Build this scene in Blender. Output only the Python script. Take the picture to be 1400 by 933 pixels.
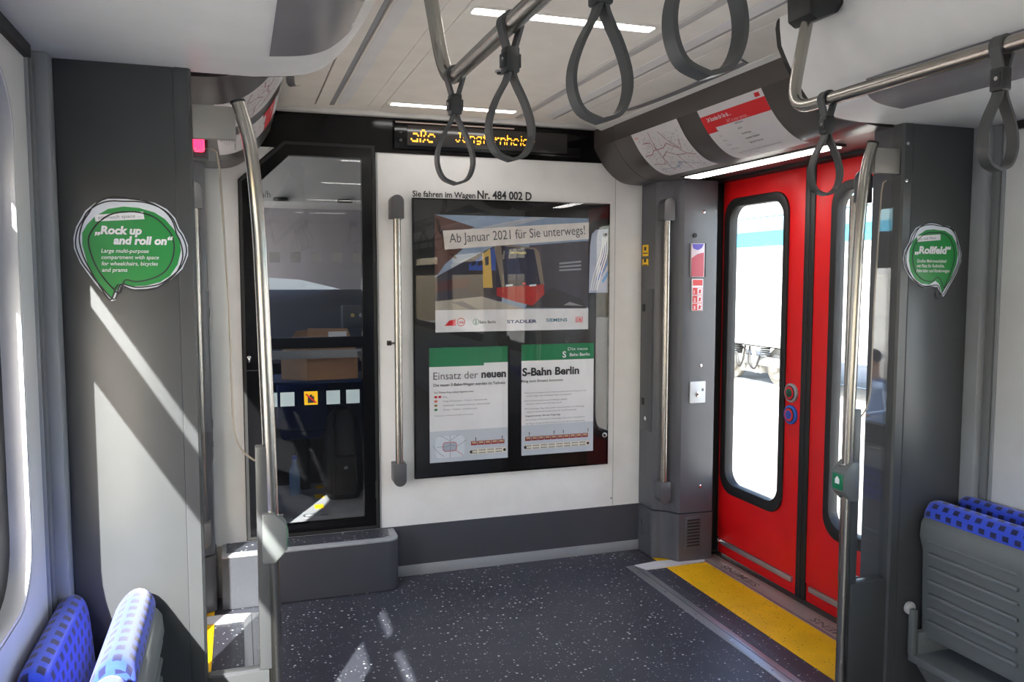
import bpy, bmesh, math, random
from math import radians, sin, cos, pi
from mathutils import Vector, Matrix
random.seed(7)
scene = bpy.context.scene
for o in list(bpy.data.objects): bpy.data.objects.remove(o)
COL = scene.collection

# ------------------------------------------------------------------ camera
cam_d = bpy.data.cameras.new('camera'); cam = bpy.data.objects.new('camera', cam_d); COL.objects.link(cam)
cam.location = (0, 0, 1.524); cam.rotation_euler = (radians(90 - 4.392), 0, radians(-18.565))
cam_d.sensor_width = 36; cam_d.lens = 36 * 1114.3 / 1400; cam_d.clip_start = 0.03; cam_d.clip_end = 300
scene.camera = cam

# ------------------------------------------------------------------ light
SUN_DIR = Vector((0.47, 1.0, -0.76)).normalized()
world = bpy.data.worlds.new('world'); scene.world = world; world.use_nodes = True
wn = world.node_tree.nodes; wl = world.node_tree.links; wn.clear()
sky = wn.new('ShaderNodeTexSky'); sky.sky_type = 'NISHITA'; sky.sun_disc = False
sky.sun_elevation = radians(34.5); sky.sun_rotation = radians(180 + 25); sky.dust_density = 2.5; sky.air_density = 0.8
bg = wn.new('ShaderNodeBackground'); bg.inputs['Strength'].default_value = 1.0
wo = wn.new('ShaderNodeOutputWorld'); wl.new(sky.outputs[0], bg.inputs[0]); wl.new(bg.outputs[0], wo.inputs[0])
sun_d = bpy.data.lights.new('sun', 'SUN'); sun_d.energy = 36; sun_d.angle = radians(0.55); sun_d.color = (1, 0.955, 0.89)
sun = bpy.data.objects.new('sun', sun_d); COL.objects.link(sun); sun.rotation_euler = SUN_DIR.to_track_quat('-Z', 'Y').to_euler()
vs = scene.view_settings; vs.view_transform = 'Standard'; vs.look = 'None'; vs.gamma = 1; vs.use_curve_mapping = False
vs.exposure = 0.0
LED_POWER = 14.0

# ------------------------------------------------------------------ materials
def lin(c):
    c = c / 255
    return c / 12.92 if c <= 0.04045 else ((c + 0.055) / 1.055) ** 2.4
def rgb(r, g, b): return (lin(r), lin(g), lin(b), 1)
MATS = {}
def mat(name, col, rough=0.5, metal=0.0, noise=0.04, nscale=8.0, bump=0.0, bscale=200.0, spec=0.5, stretch=None, coat=0.0, rvar=0.012):
    if name in MATS: return MATS[name]
    m = bpy.data.materials.new(name); m.use_nodes = True; nt = m.node_tree; n = nt.nodes; l = nt.links
    b = n['Principled BSDF']; b.inputs['Metallic'].default_value = metal
    b.inputs['Specular IOR Level'].default_value = spec; b.inputs['Coat Weight'].default_value = coat
    tc = n.new('ShaderNodeTexCoord'); vec = tc.outputs['Object']
    if stretch:
        mp = n.new('ShaderNodeMapping'); mp.inputs['Scale'].default_value = stretch; l.new(vec, mp.inputs['Vector']); vec = mp.outputs['Vector']
    nz = n.new('ShaderNodeTexNoise'); nz.inputs['Scale'].default_value = nscale; nz.inputs['Detail'].default_value = 4; l.new(vec, nz.inputs['Vector'])
    rp = n.new('ShaderNodeValToRGB'); a, c = 1 - noise, 1 + noise
    rp.color_ramp.elements[0].position = 0.3; rp.color_ramp.elements[1].position = 0.7
    rp.color_ramp.elements[0].color = (col[0] * a, col[1] * a, col[2] * a, 1); rp.color_ramp.elements[1].color = (min(1, col[0] * c), min(1, col[1] * c), min(1, col[2] * c), 1)
    l.new(nz.outputs['Fac'], rp.inputs['Fac']); l.new(rp.outputs['Color'], b.inputs['Base Color'])
    mr = n.new('ShaderNodeMapRange'); mr.inputs['To Min'].default_value = max(0.02, rough - rvar); mr.inputs['To Max'].default_value = min(1, rough + rvar)
    l.new(nz.outputs['Fac'], mr.inputs['Value']); l.new(mr.outputs['Result'], b.inputs['Roughness'])
    if bump:
        n2 = n.new('ShaderNodeTexNoise'); n2.inputs['Scale'].default_value = bscale; l.new(vec, n2.inputs['Vector'])
        bp = n.new('ShaderNodeBump'); bp.inputs['Strength'].default_value = bump; bp.inputs['Distance'].default_value = 0.002
        l.new(n2.outputs['Fac'], bp.inputs['Height']); l.new(bp.outputs['Normal'], b.inputs['Normal'])
    MATS[name] = m; return m
def speck_mat(name, base, specks, scale, thr, rough=0.45):
    """vinyl with small chips: specks = [(colour, seed scale factor)]"""
    m = bpy.data.materials.new(name); m.use_nodes = True; nt = m.node_tree; n = nt.nodes; l = nt.links
    b = n['Principled BSDF']; b.inputs['Roughness'].default_value = rough
    tc = n.new('ShaderNodeTexCoord')
    nz = n.new('ShaderNodeTexNoise'); nz.inputs['Scale'].default_value = 5; nz.inputs['Detail'].default_value = 5; l.new(tc.outputs['Object'], nz.inputs['Vector'])
    rp = n.new('ShaderNodeValToRGB'); rp.color_ramp.elements[0].position = .3; rp.color_ramp.elements[1].position = .7
    rp.color_ramp.elements[0].color = tuple(c * .85 for c in base[:3]) + (1,); rp.color_ramp.elements[1].color = tuple(c * 1.15 for c in base[:3]) + (1,)
    l.new(nz.outputs['Fac'], rp.inputs['Fac']); cur = rp.outputs['Color']
    for i, (sc, f) in enumerate(specks):
        v = n.new('ShaderNodeTexVoronoi'); v.inputs['Scale'].default_value = scale * f; v.voronoi_dimensions = '3D'
        mp = n.new('ShaderNodeMapping'); mp.inputs['Location'].default_value = (i * 3.7, i * 1.3, i * 5.1); l.new(tc.outputs['Object'], mp.inputs['Vector']); l.new(mp.outputs['Vector'], v.inputs['Vector'])
        sp = n.new('ShaderNodeSeparateColor'); l.new(v.outputs['Color'], sp.inputs['Color'])
        th = n.new('ShaderNodeMath'); th.operation = 'MULTIPLY'; th.inputs[1].default_value = thr; l.new(sp.outputs['Red'], th.inputs[0])
        lt = n.new('ShaderNodeMath'); lt.operation = 'LESS_THAN'; l.new(v.outputs['Distance'], lt.inputs[0]); l.new(th.outputs[0], lt.inputs[1])
        mx = n.new('ShaderNodeMix'); mx.data_type = 'RGBA'; l.new(lt.outputs[0], mx.inputs['Factor']); l.new(cur, mx.inputs[6]); mx.inputs[7].default_value = sc
        cur = mx.outputs[2]
    l.new(cur, b.inputs['Base Color']); MATS[name] = m; return m
def glass_mat(name, tint=(1, 1, 1), refl=1.0, rough=0.0):
    m = bpy.data.materials.new(name); m.use_nodes = True; nt = m.node_tree; n = nt.nodes; l = nt.links; n.clear()
    o = n.new('ShaderNodeOutputMaterial'); mx = n.new('ShaderNodeMixShader'); t = n.new('ShaderNodeBsdfTransparent'); t.inputs[0].default_value = (*tint, 1)
    g = n.new('ShaderNodeBsdfGlossy'); g.inputs['Roughness'].default_value = rough
    f = n.new('ShaderNodeFresnel'); ge = n.new('ShaderNodeNewGeometry'); mi = n.new('ShaderNodeMapRange')
    mi.inputs['To Min'].default_value = 1.5; mi.inputs['To Max'].default_value = 1 / 1.5; l.new(ge.outputs['Backfacing'], mi.inputs['Value']); l.new(mi.outputs[0], f.inputs['IOR'])
    mu = n.new('ShaderNodeMath'); mu.operation = 'MULTIPLY'; mu.inputs[1].default_value = refl; mu.use_clamp = True
    l.new(f.outputs[0], mu.inputs[0]); l.new(mu.outputs[0], mx.inputs[0]); l.new(t.outputs[0], mx.inputs[1]); l.new(g.outputs[0], mx.inputs[2]); l.new(mx.outputs[0], o.inputs[0])
    MATS[name] = m; return m
def emit_mat(name, col, strength):
    m = bpy.data.materials.new(name); m.use_nodes = True; nt = m.node_tree; n = nt.nodes; l = nt.links
    b = n['Principled BSDF']; b.inputs['Base Color'].default_value = col; b.inputs['Emission Color'].default_value = col; b.inputs['Emission Strength'].default_value = strength
    MATS[name] = m; return m
def seat_mat():
    m = bpy.data.materials.new('seat_fabric'); m.use_nodes = True; nt = m.node_tree; n = nt.nodes; l = nt.links
    b = n['Principled BSDF']; b.inputs['Roughness'].default_value = .85; b.inputs['Sheen Weight'].default_value = .35
    uv = n.new('ShaderNodeUVMap'); uv.uv_map = 'UVMap'; s = n.new('ShaderNodeSeparateXYZ'); l.new(uv.outputs[0], s.inputs[0])
    def M(op, a, c=None):
        q = n.new('ShaderNodeMath'); q.operation = op
        for i, v in enumerate((a, c)):
            if v is None: continue
            if isinstance(v, (int, float)): q.inputs[i].default_value = v
            else: l.new(v, q.inputs[i])
        return q.outputs[0]
    v = M('DIVIDE', s.outputs[1], .030); row = M('FLOOR', v); off = M('MULTIPLY', M('MODULO', row, 2), .5)
    u = M('ADD', M('DIVIDE', s.outputs[0], .042), off)
    fu = M('FRACT', u); fv = M('FRACT', v)
    k = M('MULTIPLY', M('LESS_THAN', fu, .5), M('LESS_THAN', fv, .58))
    nz = n.new('ShaderNodeTexNoise'); nz.inputs['Scale'].default_value = 900; l.new(uv.outputs[0], nz.inputs[0])
    rp = n.new('ShaderNodeValToRGB'); rp.color_ramp.elements[0].color = rgb(32, 62, 190); rp.color_ramp.elements[1].color = rgb(52, 86, 222); l.new(nz.outputs['Fac'], rp.inputs[0])
    mx = n.new('ShaderNodeMix'); mx.data_type = 'RGBA'; l.new(k, mx.inputs['Factor']); l.new(rp.outputs[0], mx.inputs[6]); mx.inputs[7].default_value = rgb(20, 24, 78)
    l.new(mx.outputs[2], b.inputs['Base Color'])
    bp = n.new('ShaderNodeBump'); bp.inputs['Strength'].default_value = .3; bp.inputs['Distance'].default_value = .001; l.new(nz.outputs['Fac'], bp.inputs['Height']); l.new(bp.outputs[0], b.inputs['Normal'])
    MATS['seat_fabric'] = m; return m

WHITE = mat('white_panel', rgb(226, 226, 224), .38)
CEIL = mat('ceiling_white', rgb(233, 230, 223), .5)
COVE = mat('cove_white', rgb(224, 225, 225), .42)
WALLG = mat('wall_light_grey', rgb(205, 206, 207), .45)
GREY = mat('panel_grey', rgb(69, 71, 73), .36, bump=.05)
DGREY = mat('panel_dark_grey', rgb(74, 75, 80), .38, bump=.05)
HEAD = mat('header_anthracite', rgb(68, 64, 62), .3)
COLM = mat('column_anthracite', rgb(80, 81, 86), .34)
TRIM = mat('trim_grey', rgb(150, 154, 158), .4)
KICK = mat('kick_grey', rgb(68, 70, 77), .45)
BLACK = mat('black_gloss', rgb(12, 12, 14), .14, spec=.35)
RUB = mat('rubber_black', rgb(30, 30, 31), .55)
STRAP = mat('strap_rubber', rgb(62, 64, 66), .42)
BUCK = mat('buckle_plastic', rgb(36, 38, 40), .4)
STEEL = mat('brushed_steel', rgb(172, 169, 163), .27, 1.0, noise=.0, nscale=2, rvar=0)
CHROME = mat('chrome', rgb(225, 225, 225), .12, 1.0)
ALU = mat('aluminium', rgb(188, 190, 194), .35, .8, stretch=(1, 40, 1))
PLATE = mat('bracket_plate', rgb(150, 147, 142), .42, .35)
CAPM = mat('handle_cap', rgb(82, 82, 85), .4)
RED = mat('door_red', rgb(220, 14, 20), .46)
FLOOR = speck_mat('floor_vinyl', rgb(62, 64, 73), [(rgb(205, 205, 205), 1.0), (rgb(150, 152, 160), 1.7)], 42, .24, .4)
DARKF = speck_mat('floor_vinyl_dark', rgb(56, 55, 64), [(rgb(190, 190, 190), 1.3)], 42, .22, .4)
YEL = speck_mat('yellow_vinyl', rgb(236, 184, 14), [(rgb(60, 45, 15), 1.6)], 42, .22, .45)
GLASS = glass_mat('clear_glass', (.985, .99, .99), 1.0)
SCREENG = glass_mat('screen_glass', (.965, .972, .97), 1.3)
WINGLASS = glass_mat('window_glass', (.95, .965, .965), 1.0)
CASEG = glass_mat('case_glass', (.985, .985, .985), .95)
CABG = glass_mat('cab_door_glass', (.93, .935, .94), .9)
LEDM = emit_mat('led_white', (1, .97, .93, 1), LED_POWER)
REDL = emit_mat('red_lamp', (1, .02, .07, 1), 5)
AMBER = emit_mat('amber_led', (1, .42, .03, 1), 2.2)
PAPER = mat('paper_white', rgb(232, 233, 236), .6)
INK = mat('ink_dark', rgb(40, 42, 46), .6)
INKG = mat('ink_grey', rgb(120, 122, 126), .6)
INKR = mat('ink_red', rgb(204, 20, 32), .5)
INKGR = mat('ink_green', rgb(16, 122, 76), .5)
SEAT = seat_mat()
SHELL = mat('seat_shell', rgb(108, 112, 112), .45)

# ------------------------------------------------------------------ mesh helpers
ORG = {}
def spline(pts, n=4):
    """Catmull-Rom through 2D or 3D points"""
    P = [Vector(p) for p in pts]; out = []
    for i in range(len(P) - 1):
        a = P[max(0, i - 1)]; b = P[i]; c = P[i + 1]; d = P[min(len(P) - 1, i + 2)]
        for k in range(n):
            t = k / n
            out.append(.5 * ((2 * b) + (c - a) * t + (2 * a - 5 * b + 4 * c - d) * t * t + (3 * b - a - 3 * c + d) * t ** 3))
    out.append(P[-1]); return [tuple(p) for p in out]
def fillet(pts, r, n=6):
    """polyline with rounded corners"""
    P = [Vector(p) for p in pts]; out = [P[0]]
    for i in range(1, len(P) - 1):
        a = (P[i - 1] - P[i]); b = (P[i + 1] - P[i]); rr_ = min(r, a.length * .49, b.length * .49)
        p0 = P[i] + a.normalized() * rr_; p1 = P[i] + b.normalized() * rr_
        for k in range(n + 1):
            t = k / n; out.append((1 - t) ** 2 * p0 + 2 * t * (1 - t) * P[i] + t * t * p1)
    out.append(P[-1]); return out
def rr(a0, b0, a1, b1, r, n=6):
    """rounded rectangle loop"""
    out = []
    for (cx, cy, s) in ((a1 - r, b1 - r, 0), (a0 + r, b1 - r, 90), (a0 + r, b0 + r, 180), (a1 - r, b0 + r, 270)):
        for k in range(n + 1):
            t = radians(s + 90 * k / n); out.append((cx + r * cos(t), cy + r * sin(t)))
    return out
def rect(a0, b0, a1, b1): return [(a0, b0), (a1, b0), (a1, b1), (a0, b1)]
def circ(cx, cy, r, n=20): return [(cx + r * cos(2 * pi * k / n), cy + r * sin(2 * pi * k / n)) for k in range(n)]
PL = {'X': lambda a, b, t: (t, a, b), 'Y': lambda a, b, t: (a, t, b), 'Z': lambda a, b, t: (a, b, t)}
class B:
    def __init__(s): s.bm = bmesh.new()
    def box(s, x0, x1, y0, y1, z0, z1, bev=0.0, seg=2):
        b2 = bmesh.new(); bmesh.ops.create_cube(b2, size=1)
        for v in b2.verts: v.co = Vector(((x0 + x1) / 2 + v.co.x * (x1 - x0), (y0 + y1) / 2 + v.co.y * (y1 - y0), (z0 + z1) / 2 + v.co.z * (z1 - z0)))
        if bev: bmesh.ops.bevel(b2, geom=b2.edges[:], offset=bev, segments=seg, profile=.5, affect='EDGES')
        s._add(b2); return s
    def _add(s, b2):
        me = bpy.data.meshes.new('tmp'); b2.to_mesh(me); b2.free(); s.bm.from_mesh(me); bpy.data.meshes.remove(me)
    def plate(s, outer, holes, plane, t0, t1, bev=0.0):
        """flat plate with holes between depth t0 and t1"""
        b2 = bmesh.new(); f = PL[plane]
        if not holes:
            va = [b2.verts.new(f(a, b, t0)) for a, b in outer]; vb = [b2.verts.new(f(a, b, t1)) for a, b in outer]
            b2.faces.new(va); b2.faces.new(list(reversed(vb))); n = len(va)
            for i in range(n): b2.faces.new((va[i], vb[i], vb[(i + 1) % n], va[(i + 1) % n]))
        else:
            rings = []
            for t in (t0, t1):
                es = []; rs = []
                for lp in [outer] + holes:
                    vsx = [b2.verts.new(f(a, b, t)) for a, b in lp]; rs.append(vsx)
                    es += [b2.edges.new((vsx[i], vsx[(i + 1) % len(vsx)])) for i in range(len(vsx))]
                bmesh.ops.triangle_fill(b2, use_beauty=True, edges=es); rings.append(rs)
            for ra, rb in zip(*rings):
                n = len(ra)
                for i in range(n): b2.faces.new((ra[i], rb[i], rb[(i + 1) % n], ra[(i + 1) % n]))
        bmesh.ops.recalc_face_normals(b2, faces=b2.faces[:])
        if bev:
            es = [e for e in b2.edges if len(e.link_faces) == 2 and e.calc_face_angle(0) > radians(50)]
            bmesh.ops.bevel(b2, geom=es, offset=bev, segments=2, profile=.5, affect='EDGES', clamp_overlap=True)
        s._add(b2); return s
    def flat(s, loop, plane, t):
        s.bm.faces.new([s.bm.verts.new(PL[plane](a, b, t)) for a, b in loop]); return s
    def tube(s, pts, r, n=14, caps=True, sec=None, closed=False, up=None):
        """sweep a circle of radius r (or a section [(a,b)]) along points"""
        P = [Vector(p) for p in pts]; N = len(P); rs = r if isinstance(r, (list, tuple)) else [r] * N
        T = []
        for i in range(N):
            a = P[(i - 1) % N] if closed or i else P[0]; c = P[(i + 1) % N] if closed or i < N - 1 else P[-1]
            T.append((c - a).normalized())
        u = Vector(up) if up else (Vector((0, 0, 1)) if abs(T[0].z) < .9 else Vector((1, 0, 0)))
        rings = []
        for i in range(N):
            u = (u - T[i] * u.dot(T[i])).normalized(); w = T[i].cross(u)
            se = sec or [(cos(2 * pi * k / n), sin(2 * pi * k / n)) for k in range(n)]
            sc = 1 if sec else rs[i]
            rings.append([s.bm.verts.new(P[i] + u * a * sc + w * b * sc) for a, b in se])
        m = len(rings[0])
        for i in range(N if closed else N - 1):
            A, C = rings[i], rings[(i + 1) % N]
            for k in range(m): s.bm.faces.new((A[k], A[(k + 1) % m], C[(k + 1) % m], C[k]))
        if caps and not closed:
            s.bm.faces.new(list(reversed(rings[0]))); s.bm.faces.new(rings[-1])
        return s
    def disc(s, c, axis, r, h, n=20, bev=0.0):
        b2 = bmesh.new(); bmesh.ops.create_cone(b2, cap_ends=True, segments=n, radius1=r, radius2=r, depth=h)
        if bev: bmesh.ops.bevel(b2, geom=[e for e in b2.edges if e.calc_face_angle(0) > 1], offset=bev, segments=2, profile=.5, affect='EDGES')
        R = {'X': Matrix.Rotation(pi / 2, 4, 'Y'), 'Y': Matrix.Rotation(pi / 2, 4, 'X'), 'Z': Matrix.Identity(4)}[axis]
        bmesh.ops.transform(b2, matrix=Matrix.Translation(c) @ R, verts=b2.verts[:]); s._add(b2); return s
    def ball(s, c, r, seg=16, rings=10):
        b2 = bmesh.new(); bmesh.ops.create_uvsphere(b2, u_segments=seg, v_segments=rings, radius=1)
        R = r if isinstance(r, (tuple, list)) else (r, r, r)
        for v in b2.verts: v.co = Vector((c[0] + v.co.x * R[0], c[1] + v.co.y * R[1], c[2] + v.co.z * R[2]))
        s._add(b2); return s
    def loft(s, prof, y0, y1, ny=1, ends=True):
        """closed profile [(x,z)] extruded along Y"""
        A = [[s.bm.verts.new((x, y0 + (y1 - y0) * j / ny, z)) for x, z in prof] for j in range(ny + 1)]
        n = len(prof)
        for j in range(ny):
            for i in range(n): s.bm.faces.new((A[j][i], A[j][(i + 1) % n], A[j + 1][(i + 1) % n], A[j + 1][i]))
        if ends: s.bm.faces.new(A[0]); s.bm.faces.new(list(reversed(A[-1])))
        return s
    def ribbon(s, pts, w, plane, t):
        """flat line of width w in a plane at depth t"""
        P = [Vector(p) for p in pts]; L = []
        for i in range(len(P)):
            d = (P[min(i + 1, len(P) - 1)] - P[max(i - 1, 0)]).normalized(); nrm = Vector((-d.y, d.x)) * w / 2
            L.append((s.bm.verts.new(PL[plane](*(P[i] + nrm), t)), s.bm.verts.new(PL[plane](*(P[i] - nrm), t))))
        for i in range(len(L) - 1): s.bm.faces.new((L[i][0], L[i][1], L[i + 1][1], L[i + 1][0]))
        return s
    def xf(s, m): bmesh.ops.transform(s.bm, matrix=m, verts=s.bm.verts[:]); return s
    def obj(s, name, m, parent=None, mir=False, smooth=27, fixn=True):
        bm = s.bm
        if mir:
            for v in bm.verts: v.co.x = 1.98 - v.co.x
        if fixn: bmesh.ops.recalc_face_normals(bm, faces=bm.faces[:])
        if parent is not None: org = ORG[parent.name]
        else:
            xs = [v.co for v in bm.verts]
            org = Vector(((min(v.x for v in xs) + max(v.x for v in xs)) / 2, (min(v.y for v in xs) + max(v.y for v in xs)) / 2, min(v.z for v in xs)))
        for v in bm.verts: v.co -= org
        me = bpy.data.meshes.new(name); bm.to_mesh(me); bm.free(); me.materials.append(m)
        if smooth:
            me.polygons.foreach_set('use_smooth', [True] * len(me.polygons)); me.set_sharp_from_angle(angle=radians(smooth))
        o = bpy.data.objects.new(name, me); COL.objects.link(o)
        if parent is not None: o.parent = parent
        else: o.location = org
        ORG[o.name] = org; return o
def tag(o, label=None, cat=None, group=None, kind=None):
    if label: o['label'] = label
    if cat: o['category'] = cat
    if group: o['group'] = group
    if kind: o['kind'] = kind
    return o
def thing(name, loc, label, cat, group=None, kind=None, mir=False):
    if mir: loc = (1.98 - loc[0], loc[1], loc[2])
    o = bpy.data.objects.new(name, None); o.empty_display_size = .05; COL.objects.link(o); o.location = loc
    ORG[o.name] = Vector(loc); return tag(o, label, cat, group, kind)
def text(s, o, u, v, h=None, width=None, m=INK, parent=None, bold=0.0, shear=0.0, name='lettering', align='LEFT', ext=.0002, space=1.0):
    """flat lettering: origin o, unit reading direction u, up direction v, cap height h (and / or total width)"""
    cu = bpy.data.curves.new('t', 'FONT'); cu.body = s; cu.offset = bold; cu.shear = shear; cu.size = 1; cu.space_character = space; cu.resolution_u = 3
    ob = bpy.data.objects.new('t', cu); COL.objects.link(ob)
    dg = bpy.context.evaluated_depsgraph_get(); me = bpy.data.meshes.new_from_object(ob.evaluated_get(dg))
    bpy.data.objects.remove(ob); bpy.data.curves.remove(cu)
    x0 = min(w.co.x for w in me.vertices); x1 = max(w.co.x for w in me.vertices)
    sy = (h / .73) if h else None
    sx = (width / (x1 - x0)) if width else sy
    if sy is None: sy = sx
    W = (x1 - x0) * sx; ox = {'LEFT': 0, 'CENTER': -W / 2, 'RIGHT': -W}[align]
    u = Vector(u).normalized(); v = Vector(v).normalized(); w = u.cross(v); o = Vector(o)
    org = ORG[parent.name] if parent is not None else Vector((0, 0, 0))
    for p in me.vertices: p.co = o + u * ((p.co.x - x0) * sx + ox) + v * (p.co.y * sy) + w * ext - org
    me.materials.clear(); me.materials.append(m); me.name = name
    t = bpy.data.objects.new(name, me); COL.objects.link(t)
    if parent is not None: t.parent = parent
    ORG[t.name] = org; return t
UX, UZ = (1, 0, 0), (0, 0, 1)
YW = 4.046      # partition face
CX = 0.99       # centre line
def both(fn):
    for mir in (False, True): fn(mir)
SIDE = {False: 'right', True: 'left'}

# ================================================================== OUTSIDE
g = B().box(-40, 60, -40, 60, -1.1, -1.0).obj('ground', mat('concrete_ground', rgb(168, 164, 156), .8, noise=.12, nscale=1.5))
tag(g, 'pale sunlit concrete ground outside the train', 'ground', kind='structure')

def neighbour_train():
    t = thing('rail_coach', (13.0, 10, -1.0), 'white coach with a cyan stripe on the next track, seen through the red doors', 'train')
    WT = mat('coach_white', rgb(236, 236, 234), .4); CY = mat('coach_cyan', rgb(70, 178, 214), .4); PC = mat('coach_pale_cyan', rgb(170, 214, 226), .4)
    prof = [(11.6, -.05), (11.56, .4), (11.6, 2.3)] + spline([(11.6, 2.3), (11.66, 2.9), (11.85, 3.25), (12.3, 3.5), (13.05, 3.6)], 4)[1:] + [(14.5, 3.5), (14.55, -.05)]
    B().loft(prof, -14, 34).obj('body', WT, t)
    B().box(11.585, 11.62, -14, 34, 2.27, 2.62).obj('stripe', CY, t)
    B().box(11.6, 11.7, -14, 34, 2.62, 2.93).obj('pale_stripe', PC, t)
    B().box(11.62, 11.7, -14, 34, 2.935, 2.96).obj('roof_gutter', mat('gutter_grey', rgb(60, 80, 90), .5), t)
    for y in range(-12, 34, 4): B().box(11.58, 11.6, y, y + .012, 0, 2.27).obj('panel_joint', TRIM, t)
    for y in (13.1, 14.6, 17.6): B().box(11.75, 12.2, y, y + 1.0, 3.1, 3.42, .03).obj('roof_vent', PC, t)
    for yc in (16.9, 13.2 - 16):
        bo = B().box(11.75, 11.95, yc - 1.5, yc + 1.5, -.55, -.32, .03).obj('bogie_frame', mat('bogie_grey', rgb(120, 122, 120), .6), t)
        for dy in (-.95, .95):
            w = B().disc((12.0, yc + dy, -.54), 'X', .46, .14, 28, .02).disc((11.9, yc + dy, -.54), 'X', .3, .1, 24, .02).disc((11.82, yc + dy, -.54), 'X', .13, .16, 16, .02)
            w.obj('wheel', mat('wheel_steel', rgb(150, 148, 142), .5, .5), bo)
            for k in range(5): B().disc((11.8, yc + dy * .62, -.3 + .055 * k), 'Z', .12, .03, 16).obj('spring_coil', mat('spring', rgb(80, 84, 86), .5), bo)
            B().tube([(11.78, yc + dy * .2, -.2), (11.76, yc + dy * .25, -.5), (11.8, yc + dy * .3, -.72)], .05, 10).obj('damper', mat('damper', rgb(205, 200, 190), .5), bo)
            B().tube(spline([(11.72, yc + dy * .1, -.1), (11.68, yc + dy * .15, -.5), (11.7, yc + dy * .35, -.62), (11.74, yc + dy * .5, -.3)], 5), .025, 8).obj('air_hose', RUB, bo)
        B().box(11.85, 12.1, yc - .35, yc + .35, -.75, -.55, .03).obj('brake_box', mat('brake', rgb(170, 170, 165), .5), bo)
        B().box(11.9, 14.2, yc - 1.6, yc + 1.6, -.12, -.06).obj('underframe', RUB, bo)
    for x in (11.95, 13.39): B().box(x, x + .07, -14, 34, -1.0, -.97).obj('rail', ALU, t)
neighbour_train()

# ================================================================== FLOOR
fl = B().box(-.06, 2.04, -4.2, 4.05, -.06, 0).obj('floor', FLOOR)
tag(fl, 'dark blue-grey speckled vinyl floor', 'floor', kind='structure')
def floor_side(mir):
    B().box(1.99, 2.46, -4.2, 4.1, -.06, -.002).obj('edge_vinyl', DARKF, fl, mir)
    B().box(1.913, 1.99, 2.25, 3.80, -.01, .003, .001).obj('edge_strip', ALU, fl, mir)
    B().box(1.955, 1.958, 2.25, 3.78, .002, .0036).obj('strip_groove', KICK, fl, mir)
    B().plate([(1.96, 3.80), (1.99, 3.722), (2.36, 3.742), (2.36, 3.79), (2.1, 3.82)], [], 'Z', -.01, .004).obj('corner_strip', mat('strip_white', rgb(214, 214, 216), .4), fl, mir)
    B().box(2.114, 2.352, 2.25, 3.727, -.01, .001).obj('yellow_strip', YEL, fl, mir)
    B().box(2.116, 2.36, 3.825, 3.90, -.01, .001).obj('yellow_strip', YEL, fl, mir)
    B().box(2.352, 2.362, 2.3, 3.745, -.01, .004).obj('rubber_line', mat('mauve_rubber', rgb(150, 122, 128), .5), fl, mir)
    sl = B().box(2.362, 2.468, 2.28, 3.82, -.02, .004, .001).obj('door_sill', mat('sill_metal', rgb(168, 162, 160), .42, .45), fl, mir)
    B().box(2.3605, 2.3635, 2.3, 3.745, -.01, .0055).obj('sill_edge', KICK, sl, mir)
    if not mir:
        for y in (3.49, 2.78):
            text('SIEMENS', (2.424, y - .15, .0045), (0, 1, 0), (-1, 0, 0), h=.044, width=.30, m=mat('sill_engraving', rgb(96, 90, 90), .5), parent=sl, bold=.01)
    for k in range(5): B().disc((1.935, 3.70 - k * .28, .003), 'Z', .004, .002, 10).obj('strip_screw', CHROME, fl, mir)
both(floor_side)
# ================================================================== SIDE WALLS (near part, with windows)
WINS = [(0.25, 1.95), (-1.75, -.05), (-3.9, -2.1)]
nwin = [0]
def side_wall(mir):
    s = SIDE[mir]
    holes = [rr(a, .84, b, 1.95, .13) for a, b in WINS]
    w = B().plate(rect(-4.2, -.06, 2.16, 2.45), holes, 'X', 2.41, 2.49).obj('wall_' + s, WALLG, None, mir)
    tag(w, 'light grey %s side wall lining with rounded window cut-outs' % s, 'wall', kind='structure')
    B().box(2.373, 2.41, 2.105, 2.17, 0, 2.03, .003).obj('corner_post', TRIM, w, mir)
    B().box(2.400, 2.413, 2.075, 2.105, 0, 2.03, .002).obj('corner_seal', mat('seal_grey', rgb(118, 121, 124), .45), w, mir)
    B().box(2.404, 2.413, 2.060, 2.070, 0, 2.03, .002).obj('corner_lip', TRIM, w, mir)
    B().box(2.395, 2.42, -4.2, 2.06, 2.005, 2.035).obj('shadow_gap', RUB, w, mir)
    B().box(2.39, 2.412, -4.2, 2.1, 0, .09, .004).obj('skirting', TRIM, w, mir)
    for a, b in WINS:
        nwin[0] += 1
        t = thing('window_%d' % nwin[0], (2.45, (a + b) / 2, .84), '%s side window with rounded corners and a tilting upper pane%s' % (s, ', nearest the partition screen' if b > 1.9 else (', in the middle of the row' if b > -1 else ', furthest behind')), 'window', kind='structure', mir=mir)
        B().plate(rr(a - .002, .838, b + .002, 1.952, .13), [rr(a + .075, .93, b - .075, 1.805, .08)], 'X', 2.452, 2.496).obj('gasket', RUB, t, mir)
        B().plate(rr(a + .0, .842, b - .0, 1.948, .13), [rr(a + .006, .848, b - .006, 1.942, .125)], 'X', 2.412, 2.452).obj('reveal', mat('reveal_white', rgb(222, 222, 226), .5), t, mir)
        B().box(2.468, 2.492, a + .07, b - .07, 1.566, 1.713, .004).obj('transom', RUB, t, mir)
        B().box(2.486, 2.490, a + .06, b - .06, .9, 1.566).obj('lower_pane', WINGLASS, t, mir)
        B().box(2.486, 2.490, a + .06, b - .06, 1.713, 1.83).obj('upper_pane', WINGLASS, t, mir)
both(side_wall)
wb = B().box(-.5, 2.48, -4.26, -4.2, -.06, 2.45).obj('wall_back', WALLG); tag(wb, 'plain light grey end wall behind the viewer', 'wall', kind='structure')

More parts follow.
